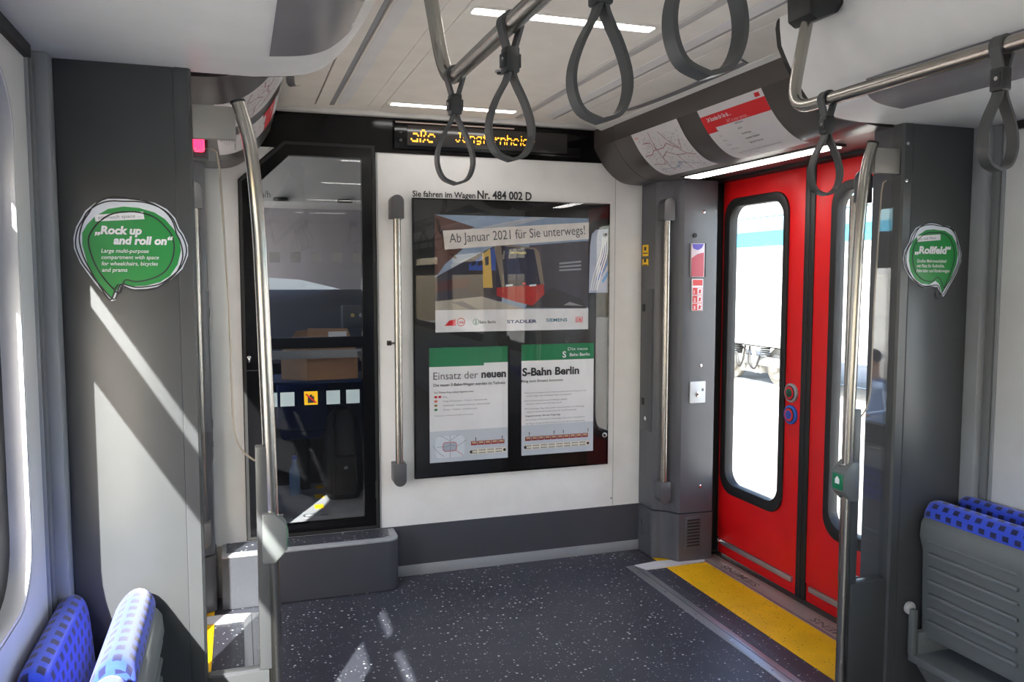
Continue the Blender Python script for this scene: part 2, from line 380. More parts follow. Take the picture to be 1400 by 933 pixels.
# ================================================================== CEILING
ce = B().box(-.62, 2.60, -4.2, 6.4, 2.44, 2.48).box(-.0, 1.98, -4.2, 4.1, 2.345, 2.36).obj('ceiling', mat('ceiling_void', rgb(96, 92, 88), .7)); tag(ce, 'white panelled train ceiling with long grooves and rails', 'ceiling', kind='structure')  # upper box is an unseen roof plate added to keep sunlight from leaking in
B().box(.668, 1.312, -4.2, 3.945, 2.33, 2.342).obj('centre_panel', CEIL, ce)
def ceil_side(mir):
    B().box(1.315, 1.341, -4.2, 3.945, 2.33, 2.342).obj('narrow_panel', CEIL, ce, mir)
    if mir: B().box(1.3415, 1.3765, -4.2, 3.945, 2.3295, 2.342).obj('narrow_panel', CEIL, ce, mir)
    else: B().box(1.342, 1.374, -4.2, 3.945, 2.324, 2.342, .004).obj('rail_channel', mat('channel_grey', rgb(186, 187, 186), .35), ce, mir)
    B().box(1.378, 1.532, -4.2, 3.945, 2.33, 2.342).obj('side_panel', CEIL, ce, mir)
    B().box(1.476, 1.524, -4.2, 3.88, 2.3285, 2.3305).obj('flush_band', COVE, ce, mir)
    B().box(1.536, 1.553, -4.2, 3.945, 2.334, 2.342).obj('groove_bar', TRIM, ce, mir)
    B().box(1.556, 1.615, -4.2, 3.945, 2.33, 2.342).obj('edge_panel', CEIL, ce, mir)
    # door zone: sloping white panel between flat ceiling and dark door header
    B().loft([(1.622, 2.33), (1.70, 2.322), (1.82, 2.30), (1.85, 2.34), (1.622, 2.345)], 2.22, 3.95).obj('door_zone_panel', CEIL, ce, mir)
    B().loft([(1.79, 2.303), (1.822, 2.291), (1.826, 2.297), (1.795, 2.309)], 2.22, 3.95).obj('panel_edge_bead', mat('bead_white', rgb(228, 228, 226), .3), ce, mir)
    # recessed grey pull handle in that panel
    hp = spline([(1.72, 2.58), (1.765, 2.60), (1.785, 2.66), (1.785, 3.2), (1.765, 3.5), (1.735, 3.52)], 5)
    h2 = [(a - (.014 if i < 10 else .02), b) for i, (a, b) in enumerate(hp)]
    zz = lambda x: 2.3205 - (x - 1.70) * .183 - .0015
    bb = B(); L = [(bb.bm.verts.new((a, b, zz(a))), bb.bm.verts.new((c - .008, d, zz(c - .008)))) for (a, b), (c, d) in zip(hp, h2)]
    for i in range(len(L) - 1): bb.bm.faces.new((L[i][0], L[i][1], L[i + 1][1], L[i + 1][0]))
    bb.obj('pull_recess', mat('recess_grey', rgb(128, 126, 130), .5), ce, mir)
    # near cove: white bulkhead running back over the seats
    cv = [(1.612, 2.345), (1.613, 2.30)] + spline([(1.621, 2.246), (1.666, 2.168), (1.735, 2.083), (1.809, 2.045), (1.93, 2.031)], 5) + [(2.43, 2.031), (2.48, 2.04), (2.48, 2.44), (1.612, 2.44)]
    B().loft(cv, -4.2, 2.195).obj('cove_panel', COVE, ce, mir, smooth=30)
    gk = [(x, z) for x, z in cv[1:-4]]
    bb = B(); A = []
    for y in (2.195, 2.225): A.append([bb.bm.verts.new((x + .006, y, z + .005)) for x, z in gk] + [bb.bm.verts.new((2.4, y, 2.42)), bb.bm.verts.new((1.64, y, 2.42))])
    n = len(A[0])
    for i in range(n): bb.bm.faces.new((A[0][i], A[0][(i + 1) % n], A[1][(i + 1) % n], A[1][i]))
    bb.bm.faces.new(A[0]); bb.bm.faces.new(A[1]); bb.obj('cove_gasket', RUB, ce, mir)
    # grey lamp cover let into the cove
    pr = [q for q in spline([(1.621, 2.246), (1.666, 2.168), (1.735, 2.083), (1.809, 2.045), (1.93, 2.031)], 10) if 1.716 < q[0] < 1.912]
    bb = B(); rows = []
    for j in range(len(pr)):
        x, z = pr[j]; e = j / (len(pr) - 1)
        ye = 1.985 - .05 * (1 - e) ** 4
        rows.append([bb.bm.verts.new((x - .0022, y, z - .0030)) for y in (-3.9, 0, .8, ye)])
    for a, b in zip(rows, rows[1:]):
        for k in range(3): bb.bm.faces.new((a[k], a[k + 1], b[k + 1], b[k]))
    bb.obj('cove_cover', mat('cover_grey', rgb(126, 124, 128), .25), ce, mir)
both(ceil_side)
B().loft([(-.05, 2.33), (2.03, 2.33), (2.03, 2.345), (-.05, 2.345)], 3.945, 4.05).obj('end_panel', CEIL, ce)
B().box(.16, 1.82, 4.0, 4.05, 2.308, 2.332, .006).obj('end_bead', mat('bead_white2', rgb(222, 222, 220), .35), ce)
nz = thing('sprinkler_nozzle', (.99, 3.09, 2.31), 'small dark round nozzle in the middle of the white ceiling', 'nozzle')
B().disc((.99, 3.09, 2.327), 'Z', .022, .006, 20, .001).obj('rim', TRIM, nz); B().disc((.99, 3.09, 2.322), 'Z', .014, .01, 16, .002).obj('nozzle', RUB, nz)

def ceiling_light(y, label):
    t = thing('ceiling_light', (.99, y, 2.32), label, 'light', 'ceiling light bars')
    B().plate(rr(.675, y - .040, 1.305, y + .040, .010), [rr(.688, y - .028, 1.292, y + .028, .012)], 'Z', 2.3245, 2.3315).obj('frame', CEIL, t)
    B().plate(rr(.690, y - .026, 1.290, y + .026, .012), [], 'Z', 2.3265, 2.331).obj('diffuser', LEDM, t)
ceiling_light(3.80, 'lit white light bar across the ceiling, nearest the orange display')
ceiling_light(2.42, 'lit white light bar across the ceiling, above the second hanging strap')
ceiling_light(1.05, 'lit white light bar across the ceiling above the viewer'); ceiling_light(-.5, 'lit white light bar across the ceiling behind the viewer'); ceiling_light(-2.2, 'lit white light bar across the ceiling far behind the viewer')

# ================================================================== DOOR HEADERS
HP = [(1.816, 2.30), (1.817, 2.214)] + spline([(1.817, 2.214), (1.869, 2.132), (1.934, 2.069), (1.997, 2.037), (2.076, 2.030), (2.13, 2.033)], 6)[1:]
def header(mir):
    s = SIDE[mir]
    t = thing('trim_%d' % (1 if not mir else 2), (2.1, 3.1, 2.03), 'dark grey curved header panel above the %s-hand red doors' % s, 'header', kind='structure', mir=mir)
    prof = HP + [(2.49, 2.052), (2.60, 2.06), (2.60, 2.44), (1.83, 2.44)]
    B().loft(prof, 2.235, 3.797).obj('curved_panel', HEAD, t, mir, smooth=30)
    B().loft([(x + (.002 if x < 2.2 else 0), z) for x, z in prof], 3.803, 4.05).obj('end_panel', HEAD, t, mir, smooth=30)
    B().loft([(x + .006, z + .004) for x, z in prof[:-4]] + [(2.4, 2.3), (1.84, 2.3)], 3.796, 3.804).obj('panel_joint', RUB, t, mir)
    B().box(2.43, 2.60, 2.2, 4.05, 2.035, 2.065, .003).obj('door_rail', RUB, t, mir)
    l = thing('door_light', (2.17, 3.1, 2.03), 'lit white light strip under the header of the %s-hand doors' % s, 'light', 'door light strips', mir=mir)
    B().plate([(2.135, 2.595), (2.212, 2.61), (2.212, 3.638), (2.12, 3.614)], [], 'Z', 2.024, 2.034).obj('diffuser', LEDM, l, mir)
    B().plate([(2.122, 2.575), (2.222, 2.595), (2.222, 3.66), (2.108, 3.636)], [[(2.135, 2.595), (2.212, 2.61), (2.212, 3.638), (2.12, 3.614)]], 'Z', 2.026, 2.036).obj('frame', HEAD, l, mir)
both(header)
rl = thing('signal_lamp', (-.085, 2.30, 1.83), 'glowing red door signal lamp beside the left-hand doors', 'lamp')
B().box(-.104, -.076, 2.37, 2.402, 1.866, 1.906, .006).obj('lens', REDL, rl); B().box(-.15, -.068, 2.40, 2.452, 1.85, 1.92, .004).obj('base', RUB, rl)

# ================================================================== PARTITION WALL
wf = B().plate(rect(-.60, -.06, 2.60, 2.44), [[(.012, .262), (.655, .262), (.655, 2.176), (.218, 2.176), (.012, 1.985)]], 'Y', YW, YW + .05).obj('wall_front', WHITE)
tag(wf, 'white partition wall of the driver cab with dark kick panel', 'wall', kind='structure')
B().box(.655, 2.11, YW - .004, YW + .002, .05, .262).obj('kick_panel', KICK, wf)
B().box(.70, 2.11, YW - .012, YW + .002, 0, .055, .002).obj('skirting', TRIM, wf)
B().box(.66, .6625, YW - .0025, YW + .001, .262, 2.137).obj('panel_joint', TRIM, wf); B().box(1.948, 1.9505, YW - .0008, YW + .001, .262, 2.13).obj('panel_joint', TRIM, wf)
fa = B().plate(rect(-.05, 2.139, 2.0, 2.312), [], 'Y', YW - .006, YW + .002).obj('black_fascia', BLACK, wf)
text('Sie fahren im Wagen', (.836, YW - .001, 1.932), UX, UZ, h=.030, width=.325, m=INK, parent=wf, bold=.022)
text('Nr. 484 002 D', (1.172, YW - .001, 1.932), UX, UZ, h=.042, width=.295, m=INK, parent=wf, bold=.028)
B().box(1.936, 1.946, YW - .001, YW, .3, .31).obj('joint_dot', TRIM, wf)

# orange destination display
dp = thing('led_display', (1.24, YW - .03, 2.16), 'black destination display with orange dot letters above the poster case', 'display')
B().box(.742, 1.730, YW - .030, YW - .004, 2.160, 2.296, .003).obj('housing', BLACK, dp)
B().box(.806, 1.652, YW - .034, YW - .029, 2.176, 2.276, .001).obj('screen', mat('display_screen', rgb(52, 50, 50), .15), dp)
B().box(.748, 1.36, YW - .036, YW - .030, 2.283, 2.290, .002).obj('top_lip', mat('display_lip', rgb(190, 170, 160), .4), dp)
for z in (2.24, 2.20): B().disc((.775, YW - .031, z), 'Y', .008, .003, 12).obj('sensor', RUB, dp)
GL = {'a': ['.....', '.....', '.###.', '....#', '.####', '#...#', '.####', '.....'], 'ß': ['.##..', '#..#.', '#..#.', '#.#..', '#..#.', '#..#.', '#.#..', '.....'], 'e': ['.....', '.....', '.###.', '#...#', '#####', '#....', '.###.', '.....'],
 'J': ['..###', '...#.', '...#.', '...#.', '...#.', '#..#.', '.##..', '.....'], 'u': ['.....', '.....', '#...#', '#...#', '#...#', '#...#', '.####', '.....'], 'n': ['.....', '.....', '####.', '#...#', '#...#', '#...#', '#...#', '.....'],
 'g': ['.....', '.....', '.####', '#...#', '#...#', '.####', '....#', '.###.'], 'f': ['..##.', '.#...', '####.', '.#...', '.#...', '.#...', '.#...', '.....'], 'r': ['.....', '.....', '#.##.', '##...', '#....', '#....', '#....', '.....'],
 'h': ['#....', '#....', '####.', '#...#', '#...#', '#...#', '#...#', '.....'], 'i': ['.#...', '.....', '.#...', '.#...', '.#...', '.#...', '.#...', '.....'], 'd': ['....#', '....#', '.####', '#...#', '#...#', '#...#', '.####', '.....'], '-': ['.....', '.....', '.....', '.....', '.###.', '.....', '.....', '.....'], ' ': ['.....'] * 8}
def dots(s, x, z, p, name):
    bb = B()
    for ch in s:
        gl = GL[ch]; w = max([r.rfind('#') for r in gl] + [1]) + 1
        for j, r in enumerate(gl):
            for i, c in enumerate(r):
                if c == '#' and j != 4:
                    sx = (.6 if j < 4 else 0) * p; zz = z - j * p * 1.22
                    bb.flat(rect(x + i * p + sx, zz, x + i * p + sx + p * .92, zz + p * 1.1), 'Y', YW - .0352)
        x += (w + 1) * p
    return bb.obj(name, AMBER, dp, smooth=0)
dots('aße', .823, 2.248, .0074, 'lettering'); dots('-', .985, 2.248, .0074, 'lettering'); dots('Jungfernheide', 1.05, 2.246, .0058, 'lettering')

# ------------------------------------------------------------------ cab door
d1 = thing('door_1', (.33, YW, .262), 'black framed glass door to the driver cab with a slanted upper corner', 'door', kind='structure')
out = [(.012, .264), (.653, .264), (.653, 2.174), (.220, 2.174), (.012, 1.983)]
h1 = [(.105, 1.238), (.580, 1.238), (.586, 2.106), (.246, 2.106), (.105, 1.972)]; h2 = rect(.105, .322, .577, 1.186)
B().plate(out, [h1, h2], 'Y', YW - .008, YW + .035).obj('frame', BLACK, d1)
B().plate([(.016, .268), (.649, .268), (.649, 2.170), (.222, 2.170), (.016, 1.98)], [[(.030, .282), (.635, .282), (.635, 2.156), (.228, 2.156), (.030, 1.974)]], 'Y', YW - .012, YW - .007).obj('frame_rim', RUB, d1)
B().plate(h1, [], 'Y', YW + .012, YW + .016).obj('upper_pane', CABG, d1); B().plate(h2, [], 'Y', YW + .012, YW + .016).obj('lower_pane', CABG, d1)
for x, y0 in ((.135, 0), (.215, 0), (.433, 0), (.529, 0)):
    tag(B().box(x - .033, x + .033, YW + .008, YW + .011, .906, .974).obj('sticker_square', mat('frosted_square', rgb(170, 188, 194), .5), d1), 'pale grey frosted square sticker')
sy = tag(B().box(.326 - .032, .326 + .032, YW + .008, YW + .011, .908, .974).obj('warning_sticker', mat('sticker_yellow', rgb(244, 196, 24), .5), d1), 'yellow no-luggage warning sticker')
B().plate(rect(.311, .918, .341, .950), [], 'Y', YW + .0068, YW + .0078).plate(rect(.320, .950, .332, .958), [rect(.323, .95, .329, .955)] if False else [], 'Y', YW + .0068, YW + .0078).obj('suitcase_symbol', INK, sy)
B().ribbon([(.302, .962), (.350, .918)], .007, 'Y', YW + .006).obj('strike_line', INKR, sy)
for i in range(5): B().box(.17 + i * .098 - .024, .17 + i * .098 + .024, YW + .0185, YW + .0195, 1.60, 1.65).obj('faint_square', glass_mat('faint_film', (.93, .93, .9), 2.5) if 'faint_film' not in MATS else MATS['faint_film'], d1)
text('km/h', (.085, YW + .009, 1.905), UX, UZ, h=.034, width=.072, m=INK, parent=d1)
B().disc((.044, YW - .011, 1.150), 'Y', .009, .012, 16, .001).box(.040, .048, YW - .018, YW - .008, 1.128, 1.15, .002).obj('lock', CHROME, d1)
for z in (.42, 2.02): B().box(.632, .648, YW - .016, YW - .006, z, z + .09, .003).obj('hinge', RUB, d1)
B().box(.018, .1, YW - .0105, YW - .0085, 1.085, 1.09).obj('lock_plate_seam', RUB, d1)

# ------------------------------------------------------------------ step box under cab door
sb = thing('step_box', (.3, 3.96, 0), 'grey box step with rounded corner below the cab door', 'step')
lp = [(-.10, 4.046), (-.10, 3.868), (.66, 3.868)] + [(.66 + .062 * sin(radians(a)), 3.868 + .062 * (1 - cos(radians(a)))) for a in range(10, 91, 10)] + [(.722, 4.046)]
B().plate(lp, [], 'Z', .004, .243).obj('body', KICK, sb)
B().plate([(a - (.0 if a < 0 else .0), b) for a, b in lp], [], 'Z', .243, .258, .005).obj('edging', TRIM, sb)
B().plate([(-.08, 4.046), (-.08, 3.905), (.645, 3.905), (.68, 3.925), (.69, 4.046)], [], 'Z', .252, .2595).obj('top_mat', FLOOR, sb)

# ------------------------------------------------------------------ poster case
PC0, PC1, PZ0, PZ1 = .831, 1.908, .505, 1.924
pc = thing('poster_case', (1.37, YW, PZ0), 'black glazed poster case on the white wall', 'display case')
B().box(PC0, PC1, YW - .012, YW - .0005, PZ0, PZ1, .002).obj('backing', mat('case_black', rgb(14, 14, 17), .3), pc)
B().box(PC0 + .002, PC1 - .002, YW - .022, YW - .019, PZ0 + .002, PZ1 - .002).obj('glass', CASEG, pc)
B().plate(rect(PC0, PZ0, PC1, PZ1), [rect(PC0 + .006, PZ0 + .006, PC1 - .006, PZ1 - .006)], 'Y', YW - .0215, YW - .001).obj('edge_frame', BLACK, pc)
for x, z in ((1.882, 1.760), (1.886, .668)):
    sc = B().disc((x, YW - .0235, z), 'Y', .014, .004, 20, .001).obj('lock', ALU, pc); B().disc((x, YW - .0262, z), 'Y', .007, .003, 12).obj('lock_core', RUB, sc)
B().tube([(1.66 + .011 * cos(t), YW - .0235, 1.197 + .011 * sin(t)) for t in [radians(130 + 28 * k) for k in range(11)]], .0025, 8).obj('hook', STRAP, pc)
YP = YW - .0135   # poster face
def lay(k): return YP - .0004 * k

def poster_a1():
    x0, x1, zt, zb = .945, 1.786, 1.844, 1.251; Wd, Hh = x1 - x0, zt - zb
    P = lambda u, v: (x0 + u * Wd, zt - v * Hh)
    t = thing('poster', (1.366, YW - .014, zb), 'wide poster of a train at a station, upper one in the glass case', 'poster', 'posters in the glass case')
    def poly(nm, pts, m, k): return B().plate([P(u, v) for u, v in pts], [], 'Y', lay(k), lay(k) + .0003).obj(nm, m, t, smooth=0)
    C = lambda n, *c: mat('print_' + n, rgb(*c), .55, noise=.08, nscale=14)
    poly('sheet', rect(0, 0, 1, 1), PAPER, 0)
    poly('sky', [(0, 0), (1, 0), (1, .81), (0, .81)], C('sky', 140, 160, 186), 1)
    poly('cloud', [(.28, .10), (.62, .0), (.72, 0), (.40, .12)], C('cloud', 176, 184, 194), 2); poly('cloud', [(.1, .42), (.36, .28), (.4, .32), (.1, .52)], C('cloud', 176, 184, 194), 2)
    poly('station_roof', [(0, 0), (.25, .10), (.10, .17), (.17, .29), (.06, .42), (.02, .50), (0, .52)], C('roof', 96, 66, 58), 3)
    for i in range(4): poly('roof_beam', [(.0 + .03 * i, .03 + .1 * i), (.02 + .03 * i, .03 + .1 * i), (.05 + .03 * i, .16 + .07 * i), (.03 + .03 * i, .16 + .07 * i)], C('beam', 60, 44, 42), 4)
    poly('platform_hall', [(0, .53), (.20, .38), (.37, .26), (.42, .30), (.42, .74), (0, .76)], C('hall', 52, 52, 66), 3)
    poly('hall_band', [(0, .57), (.25, .52), (.25, .60), (0, .66)], C('hallred', 78, 40, 44), 4)
    poly('train_shed', [(.60, .25), (1, .20), (1, .80), (.58, .80)], C('shed', 74, 72, 80), 3)
    for i in range(3): poly('shed_light', [(.80, .40 + i * .03), (.95, .38 + i * .034), (.95, .395 + i * .034), (.80, .415 + i * .03)], C('shedlight', 150, 156, 166), 4)
    poly('platform', [(0, .735), (.29, .695), (.57, .81), (0, .81)], C('platform', 168, 162, 152), 4); poly('platform_edge', [(.10, .745), (.17, .735), (.27, .81), (.22, .81)], C('platedge', 128, 128, 128), 5)
    poly('track', [(.57, .80), (.75, .62), (.95, .72), (.99, .81)], C('track', 60, 58, 62), 4); poly('track_gleam', [(.83, .78), (.87, .75), (.97, .79), (.92, .785)], C('gleam', 150, 150, 150), 5)
    poly('carriage_side', [(.21, .42), (.38, .26), (.38, .62), (.21, .60)], C('blue', 52, 84, 164), 5)
    for u in (.225, .265): poly('carriage_window', [(u, .40), (u + .03, .37), (u + .03, .42), (u, .435)], C('win', 40, 46, 66), 6)
    poly('carriage_skirt', [(.21, .47), (.38, .47), (.38, .72), (.21, .66)], C('skirt', 62, 52, 56), 6)
    poly('carriage_door', [(.295, .33), (.345, .28), (.36, .62), (.30, .62)], C('yellow', 205, 172, 84), 7); poly('door_window', [(.31, .36), (.335, .345), (.335, .42), (.315, .43)], C('win', 40, 46, 66), 8)
    poly('train_front', [(.37, .27), (.40, .235), (.64, .27), (.665, .31), (.70, .60), (.68, .70), (.60, .76), (.45, .70), (.42, .62)], C('beige', 126, 116, 104), 8)
    poly('train_nose', [(.385, .62), (.695, .59), (.70, .68), (.62, .78), (.50, .74), (.385, .69)], C('red', 170, 40, 36), 9)
    poly('windscreen', [(.415, .255), (.63, .285), (.675, .60), (.44, .61)], C('screen', 34, 38, 62), 9)
    poly('windscreen_sheen', [(.44, .30), (.52, .31), (.55, .55), (.46, .56)], C('sheen', 52, 58, 86), 10)
    text('S46 Westend', (*P(.475, .318)[:1], lay(10), P(.475, .325)[1]), UX, UZ, h=.013, width=.085, m=C('disp', 230, 210, 120), parent=t, bold=.01)
    for u in (.445, .60): poly('headlight', [(u, .595), (u + .045, .59), (u + .045, .605), (u, .61)], C('lamp', 214, 226, 236), 10)
    poly('front_logo', rect(.555, .575, .575, .595), C('logored', 205, 60, 60), 11)
    bq = [(.048, .135), (1, .035), (1, .185), (.06, .295)]
    poly('banner', bq, C('banner', 226, 222, 218), 11)
    a, b = P(.09, .238), P(.975, .142); L = math.hypot(b[0] - a[0], b[1] - a[1]); dz = (b[1] - a[1]) / (b[0] - a[0])
    text('Ab Januar 2021 für Sie unterwegs!', (a[0], lay(12), a[1]), (1, 0, dz), (-dz, 0, 1), h=.050, width=L, m=INKG if False else mat('ink_mid', rgb(80, 82, 84), .6), parent=t)
    poly('logo_band', rect(0, .81, 1, 1), C('band', 222, 223, 226), 11)
    y = lay(12)
    # transport association mark
    q = P(.06, .93); poly('logo_block', [(.055, .945), (.085, .90), (.125, .89), (.125, .945)], INKR, 12)
    B().ribbon([(P(.158, .915)[0] + .020 * cos(radians(a)), P(.158, .915)[1] + .020 * sin(radians(a))) for a in range(0, 361, 20)], .004, 'Y', y).obj('logo_ring', INKR, t, smooth=0)
    text('VBB', (P(.158, .92)[0], y, P(.158, .928)[1]), UX, UZ, h=.012, m=INKR, parent=t, align='CENTER', bold=.03)
    cxs, czs = P(.252, .915)
    B().ribbon([(cxs + .015 * cos(radians(a)), czs + .015 * sin(radians(a))) for a in range(0, 361, 20)], .003, 'Y', y).obj('logo_ring', INKGR, t, smooth=0)
    text('S', (cxs, y, czs - .009), UX, UZ, h=.018, m=INKGR, parent=t, align='CENTER', bold=.03)
    text('Bahn Berlin', (P(.275, 0)[0], y, P(0, .93)[1]), UX, UZ, h=.015, width=.088, m=INK, parent=t, bold=.02)
    text('STADLER', (P(.452, 0)[0], y, P(0, .932)[1]), UX, UZ, h=.017, width=.166, m=mat('ink_navy', rgb(26, 38, 98), .6), parent=t, bold=.03)
    text('SIEMENS', (P(.712, 0)[0], y, P(0, .925)[1]), UX, UZ, h=.018, width=.120, m=mat('ink_teal', rgb(14, 98, 122), .6), parent=t, bold=.02)
    u0, z0 = P(.912, .935); B().plate(rr(u0, z0, u0 + .042, z0 + .029, .004), [rr(u0 + .003, z0 + .003, u0 + .039, z0 + .026, .003)], 'Y', y - .0002, y).obj('logo_frame', INKR, t, smooth=0)
    text('DB', (u0 + .021, y, z0 + .006), UX, UZ, h=.016, m=INKR, parent=t, align='CENTER', bold=.04)
poster_a1()

def carriage_diagram(t, x, z, L, kk):
    n = max(4, int(L / .035))
    for i in range(n):
        B().plate(rect(x + i * L / n, z, x + (i + .94) * L / n, z + .022), [], 'Y', lay(kk), lay(kk) + .0003).obj('carriage', mat('print_dred', rgb(150, 50, 46), .5), t, smooth=0)
        B().plate(rect(x + (i + .15) * L / n, z + .009, x + (i + .8) * L / n, z + .019), [], 'Y', lay(kk + 1), lay(kk + 1) + .0003).obj('carriage_window', mat('print_win2', rgb(196, 170, 140), .5), t, smooth=0)
    B().plate(rr(x - .008, z - .047, x + L + .008, z - .020, .01), [], 'Y', lay(kk), lay(kk) + .0003).obj('seat_plan', mat('print_plan', rgb(226, 222, 210), .5), t, smooth=0)
    bb = B()
    for i in range(int(L / .009)):
        if i % 5 != 4:
            for zz in (-.044, -.030): bb.flat(rect(x + i * .009, z + zz, x + i * .009 + .005, z + zz + .006), 'Y', lay(kk + 1))
    bb.obj('seat_marks', INK, t, smooth=0)
    for e in (x - .004, x + L - .006): B().plate(circ(e + .004, z - .034, .008, 10), [], 'Y', lay(kk + 2), lay(kk + 2) + .0003).obj('plan_end', INK, t, smooth=0)

def poster_a2(left):
    x0, x1, zt, zb = (.911, 1.331, 1.172, .580) if left else (1.407, 1.822, 1.176, .584); Wd, Hh = x1 - x0, zt - zb
    P = lambda u, v: (x0 + u * Wd, zt - v * Hh)
    t = thing('poster', ((x0 + x1) / 2, YW - .014, zb), ('tall white and green poster reading Einsatz der neuen, lower left in the case' if left else 'tall white and green poster reading S-Bahn Berlin, lower right in the case'), 'poster', 'posters in the glass case')
    def poly(nm, pts, m, k): return B().plate([P(u, v) for u, v in pts], [], 'Y', lay(k), lay(k) + .0003).obj(nm, m, t, smooth=0)
    def tx(s, u, v, h, w, m=INK, bold=0.0, **k): return text(s, (P(u, v)[0], lay(3), P(u, v)[1]), UX, UZ, h=h, width=w, m=m, parent=t, bold=bold, **k)
    poly('sheet', rect(0, 0, 1, 1), PAPER, 0)
    poly('green_band', [(0, 0), (1, 0), (1, .142), (.69, .142), (.69, .165), (0, .165)] if left else [(0, 0), (1, 0), (1, .145), (0, .145)], INKGR, 1)
    poly('grey_field', rect(0, .725, 1, 1), mat('print_field', rgb(198, 206, 216), .6), 1)
    lite = mat('ink_mid', rgb(80, 82, 84), .6)
    if left:
        tx('Einsatz der', .05, .275, .040, .236, lite); tx('neuen', .655, .272, .040, .135, INK, .04)
        tx('Die neuen S-Bahn-Wagen werden im Teilnetz', .05, .335, .015, .385, INK, .015)
        tx('Das Teilnetz Ring umfasst folgende Linien:', .06, .395, .009, .21, INK, .01)
        for i, s in enumerate(('Ring', 'Königs Wusterhausen – Westend – Hermannstraße', 'Spindlersfeld – Schöneweide/Südkreuz – Hermannstraße', 'Grünau – Treptow – Gesundbrunnen')):
            v = .435 + i * .037; tx(s, .17, v, .009, (.02, .235, .25, .18)[i], INKG)
            for j in range(2 if i == 0 else 1): B().plate(rr(*P(.06 + .05 * j, v), P(.098 + .05 * j, 0)[0], P(0, v - .018)[1], .004), [], 'Y', lay(3), lay(3) + .0003).obj('line_badge', (INKR, mat('print_orange', rgb(196, 96, 60), .5), mat('print_olive', rgb(140, 120, 70), .5), INKGR)[i], t, smooth=0)
        tx('Änderungen zum Fahrplan und weitere Informationen', .06, .595, .007, .205, INKG)
        # small network map
        c = P(.25, .865)
        B().plate(rr(c[0] - .075, c[1] - .058, c[0] + .078, c[1] + .056, .025), [], 'Y', lay(2), lay(2) + .0003).obj('map_field', mat('print_mapfield', rgb(214, 222, 230), .6), t, smooth=0)
        B().plate(rr(c[0] - .036, c[1] - .024, c[0] + .036, c[1] + .022, .014), [], 'Y', lay(3), lay(3) + .0003).obj('map_ring_area', mat('print_mapring', rgb(172, 180, 196), .6), t, smooth=0)
        lp2 = rr(c[0] - .036, c[1] - .024, c[0] + .036, c[1] + .022, .014); B().ribbon(lp2 + lp2[:1], .003, 'Y', lay(4)).obj('map_ring', INKR, t, smooth=0)
        for i, pts in enumerate(([(-.07, .0), (-.02, .0), (.0, .008), (.04, 0), (.09, .03)], [(0, .06), (.004, .02), (0, -.06)], [(.03, -.02), (.07, -.05)], [(-.05, .06), (0, .03), (.05, .06)], [(-.03, -.05), (-.06, -.03), (-.09, .01)])):
            B().ribbon([(c[0] + a, c[1] + b) for a, b in pts], .002, 'Y', lay(5)).obj('map_line', INKR if i == 2 else INKG, t, smooth=0)
        carriage_diagram(t, *P(.52, .868), .185, 2)
        for u in (.575, .92): poly('pointer', [(u, .80), (u + .012, .80), (u + .008, .84), (u + .004, .84)], INK, 3)
    else:
        tx('Die neue', .635, .062, .017, .115, PAPER); tx('S', .56, .125, .034, None, PAPER, .03); tx('Bahn Berlin', .66, .115, .017, .118, PAPER, .02)
        tx('S-Bahn Berlin', .01, .278, .042, .325, INK, .035); tx('Ring zum Einsatz kommen', .0, .338, .014, .235, INK, .01)
        for i, (s, w) in enumerate((('Die neuen Fahrzeuge werden in den kommenden Jahren Richtung der Linien', .345), ('als Vierteilige oder Zweiteilige Züge neu eingesetzt.', .26), ('Die Vorläufe werden aus zwei Halbzügen gebildet.', .235), ('Sie fahren auf den Linien S47, S46 und S8.', .20), ('Die Zweiteiligen Züge fahren auf der Linie und erhalten mehr Fahrzeuge.', .335), ('Insgesamt sind bestellt auf den Linien S41 und S42 eingesetzt.', .29))):
            v = .44 + (i // 2) * .072 + (i % 2) * .028; tx(s, .065, v, .0085, w, INKG)
            if i % 2 == 0: poly('bullet', rect(.045, v - .012, .053, v - .002), INK, 3)
        tx('Eingesetzt werden 106 neue Wagenzüge:', .055, .650, .0095, .20, INK, .01); tx('Neue Wagen mit Bordtechnik, Klimaanlage, Platz und für Rollstuhlfahrer.', .055, .683, .008, .345, INKG); tx('und Wagen der Baureihe 483 und ebenso der Zahl 484 der Doppeleinheiten.', .055, .718, .008, .345, INKG)
        carriage_diagram(t, *P(.05, .868), .365, 2)
        for u in (.10, .44, .57, .92): poly('pointer', [(u, .79), (u + .012, .79), (u + .008, .825), (u + .004, .825)], INK, 3)
poster_a2(True); poster_a2(False)
lf = thing('leaflet', (1.85, YW - .016, 1.445), 'leaflet with blue and white waves, right of the wide train poster', 'leaflet')
lpts = [(1.790, 1.447), (1.902, 1.447), (1.902, 1.79), (1.83, 1.785), (1.805, 1.76), (1.796, 1.70)]
B().plate(lpts, [], 'Y', lay(1), lay(0)).obj('sheet', mat('leaflet_grey', rgb(176, 186, 206), .4), lf, smooth=0)
for i, pts in enumerate(([(1.90, 1.73), (1.868, 1.68), (1.855, 1.60), (1.865, 1.55), (1.902, 1.62)], [(1.902, 1.60), (1.86, 1.53), (1.83, 1.50), (1.835, 1.525), (1.87, 1.58), (1.902, 1.64)], [(1.902, 1.54), (1.875, 1.50), (1.865, 1.51), (1.902, 1.57)])):
    B().plate(pts, [], 'Y', lay(2), lay(2) + .0003).obj('blue_wave', mat('leaflet_blue%d' % i, rgb(*((22, 66, 150), (30, 120, 196), (70, 150, 210))[i]), .4), lf, smooth=0)
